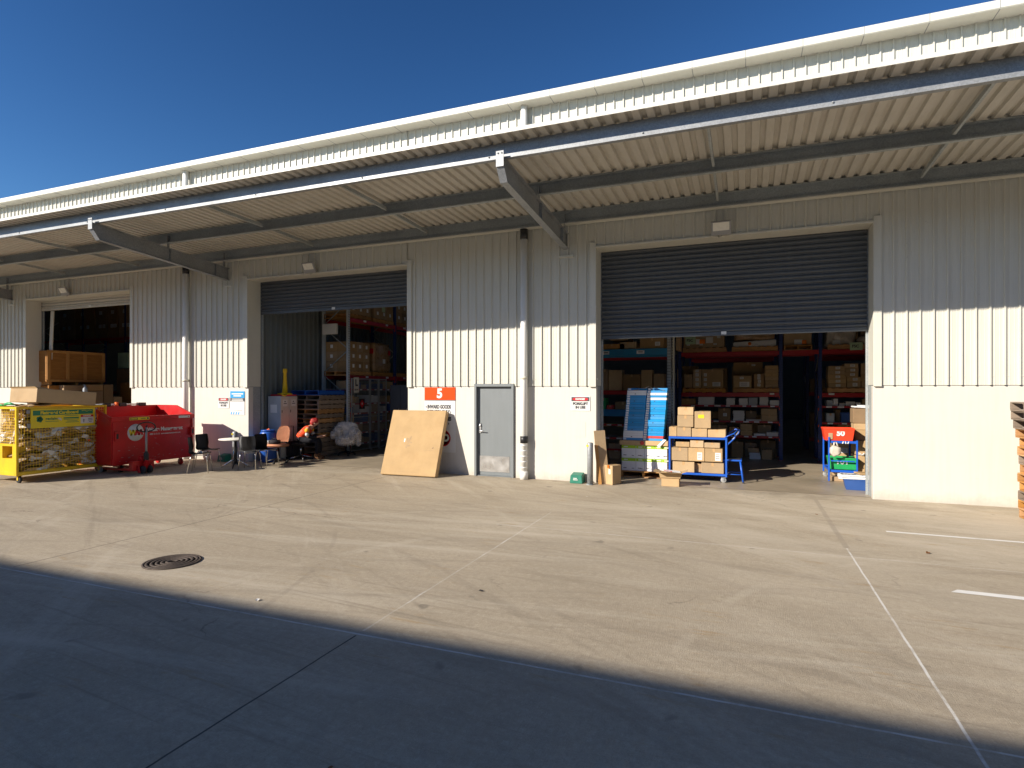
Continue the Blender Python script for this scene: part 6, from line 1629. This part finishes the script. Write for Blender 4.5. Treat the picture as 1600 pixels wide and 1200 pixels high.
card('white slip on the creased wrapped bundle', 1301, 1313, 531.5, 540, Y + .08, 'paper'); card('pale green card lettered FSC hanging on the right top beam', 1328, 1348, 535, 547, Y - .02, 'fsc', 'FSC')
# right rack goods
for c, (u0, u1, hts) in enumerate(((1294, 1322, [.118] * 5), (1323, 1345, [.16, .13, .12, .12, .12]), (1346, 1362, [.16, .2, .15, .14]))):
    za = 2.028
    for k, h in enumerate(hts):
        dx = .05 if (c == 1 and k > 1) else 0
        carton('carton', f'shallow labelled carton right of the aisle, column {ORD[c]} from the left, {ORD[k]} from the bottom', xu(u0, Y + .03) + rng.uniform(-.01, .01) - dx, xu(u1, Y + .03) + rng.uniform(-.01, .01) - dx, Y + .03, Y + .45, za, za + h - .003, m='kraft', group='labelled cartons right of the aisle', tape=False, lab=[(.42, .22, .11, h * .55)])
        za += h
items(rr, Y, 1.532, [(1291.5, 1301.5, 625.5, 'locker_side', 'grey paper stack by the post on the right rack upper shelf'), (1302, 1309, 623, 'carton_white', 'narrow paper stack on the right rack upper shelf'), (1311, 1320, 630, 'paper', 'low cream paper stack on the right rack upper shelf'), (1321.5, 1335.5, 627.5, 'paper', 'white paper stack in the middle of right rack upper shelf'), (1337, 1345, 629, 'carton_white', 'flat loose paper stack on the right rack upper shelf'), (1348, 1362, 623.5, 'kraft', 'brown carton by the jamb on the right rack upper shelf')], 'goods on the upper small shelf of the right rack')
items(rr, Y, 1.087, [(1291.5, 1304, 645.5, 'locker_side', 'grey carton by the post on right rack middle shelf'), (1315, 1329.5, 644.5, 'tub_blue', 'bright blue plastic bin on the right rack middle shelf'), (1305, 1314, 640, 'kraft_dull', 'dim carton set back beside the blue bin', {'dy': .3}), (1336, 1362, 650, 'carton_white', 'flat white paper stack by the jamb on right rack middle shelf')], 'goods on the middle shelf of the right rack')
items(rr, Y, .667, [(1291.5, 1306, 668, 'carton_white', 'white carton behind the red tub on the bottom shelf'), (1308, 1340, 664, 'kraft_dull', 'dim carton behind the red tub on the bottom shelf', {'dy': .3})], 'goods on the bottom shelf of the right rack')
# rack C goods
Y = 4.34
items(rc2, Y, 1.335, [(941, 950, 648, 'carton_white', 'white carton behind the blue beam, first from the jamb'), (952, 963, 648, 'yellow_sign', 'yellow carton behind the blue beam'), (964, 975, 648, 'kraft', 'brown carton behind the blue beam, left of blue stacks')], 'goods on the red shelves by the left jamb')
items(rc2, Y, 1.002, [(941, 952, 666, 'kraft', 'brown carton on the second red shelf by the jamb'), (953, 962, 664, 'fsc', 'pale green carton on the second red shelf'), (964, 974, 667, 'kraft', 'brown carton on the second red shelf next to pale green')], 'goods on the red shelves by the left jamb')
items(rc2, Y, .622, [(944, 950, 682, 'locker_side', 'bluish bottle carton on the third red shelf'), (965, 974, 682, 'kraft', 'orange brown carton on the third red shelf')], 'goods on the red shelves by the left jamb')
items(rc2, Y, .005, [(951, 969, 693, 'kraft_dull', 'dim carton with white slip on the floor behind the paper pallet', {'lab': [(.5, .5, .1, .05)]})], 'goods on the red shelves by the left jamb')
Y = 3.26
items(rc, Y, 1.445, [(961, 985, 628, 'kraft_dull', 'brown carton on the lower blue beam left of the stack'), (939, 946, 622, 'tub_green', 'bright green carton at the jamb on the lower blue beam'), (948, 958, 633, 'carton_red', 'dark red carton on the lower blue beam')], 'goods on the lower blue beam')
Y = 4.34
items(rc2, Y, 1.952, [(940, 950, 577, 'kraft_dull', 'dim brown carton high behind the blue beams, at the jamb'), (951, 972, 578, 'kraft', 'brown carton high behind the blue beams, second along'), (973, 1001, 585, 'kraft_dull', 'brown carton high behind the blue beams, third along'), (1002, 1019, 578, 'kraft', 'taped brown carton stack high behind the blue beams'), (1021, 1038, 584, 'kraft', 'brown carton high behind the blue beams beside the post')], 'goods high behind the blue beams')
b = MB(); b.box(-.02, .02, -.02, .02, 0, 6.0); o = b.done('thin_post', 'cream'); o.location = (xu(1052.5, 3.1), 3.1, .004); tag(o, 'thin pale post beside the galvanised rack upright', 'post')

# fillers that make the far interior read as stocked
for k in range(6):
    rack_lab = f'deep interior rack row, {ORD[k]} further into the building'
# ================================================================== CLEAN UP TEMPLATES
for o in (pal, pal_g, pal_b):
    for c in list(o.children): bpy.data.objects.remove(c)
    bpy.data.objects.remove(o)

# ================================================================== CAMERA AND LIGHT
cam = bpy.data.cameras.new('camera'); co = bpy.data.objects.new('camera', cam); COL.objects.link(co)
co.location = (0, -CAM_D, CAM_H); co.rotation_euler = (R(90), 0, YAW)
cam.sensor_width = 36; cam.lens = FOC / 1600 * 36; cam.shift_y = 9 / 1600; cam.clip_end = 500; cam.clip_start = .05
SC.camera = co
AZ, EL = R(40), math.atan(S_DROP * math.cos(R(40)))
d = Vector((math.sin(AZ) * math.cos(EL), math.cos(AZ) * math.cos(EL), -math.sin(EL)))
su = bpy.data.lights.new('sun', 'SUN'); su.energy = 4.6; su.angle = R(.53); su.color = (1, .905, .775)
so = bpy.data.objects.new('sun', su); COL.objects.link(so); so.rotation_euler = d.to_track_quat('-Z', 'Y').to_euler()
so.location = (-20, -40, 30)
w = bpy.data.worlds.new('World'); SC.world = w; w.use_nodes = True
nt = w.node_tree; bg = nt.nodes['Background']
sk = nt.nodes.new('ShaderNodeTexSky'); sk.sky_type = 'NISHITA'; sk.sun_disc = False
sk.sun_elevation = EL; sk.sun_rotation = R(220); sk.altitude = 50; sk.air_density = 1.0; sk.dust_density = .2; sk.ozone_density = 3.0
gm = nt.nodes.new('ShaderNodeGamma'); gm.inputs['Gamma'].default_value = 1.5; nt.links.new(sk.outputs[0], gm.inputs[0])
hs = nt.nodes.new('ShaderNodeHueSaturation'); hs.inputs['Saturation'].default_value = 1.08; hs.inputs['Value'].default_value = .50
nt.links.new(gm.outputs[0], hs.inputs['Color']); nt.links.new(hs.outputs[0], bg.inputs[0]); bg.inputs[1].default_value = .070
vs = SC.view_settings; vs.view_transform = 'Standard'; vs.look = 'None'; vs.gamma = 1; vs.exposure = 0.75
SC.render.engine = 'CYCLES'
cy = SC.cycles; cy.use_denoising = True; cy.denoiser = 'OPENIMAGEDENOISE'; cy.max_bounces = 10; cy.diffuse_bounces = 6; cy.glossy_bounces = 4
cy.sample_clamp_indirect = 8
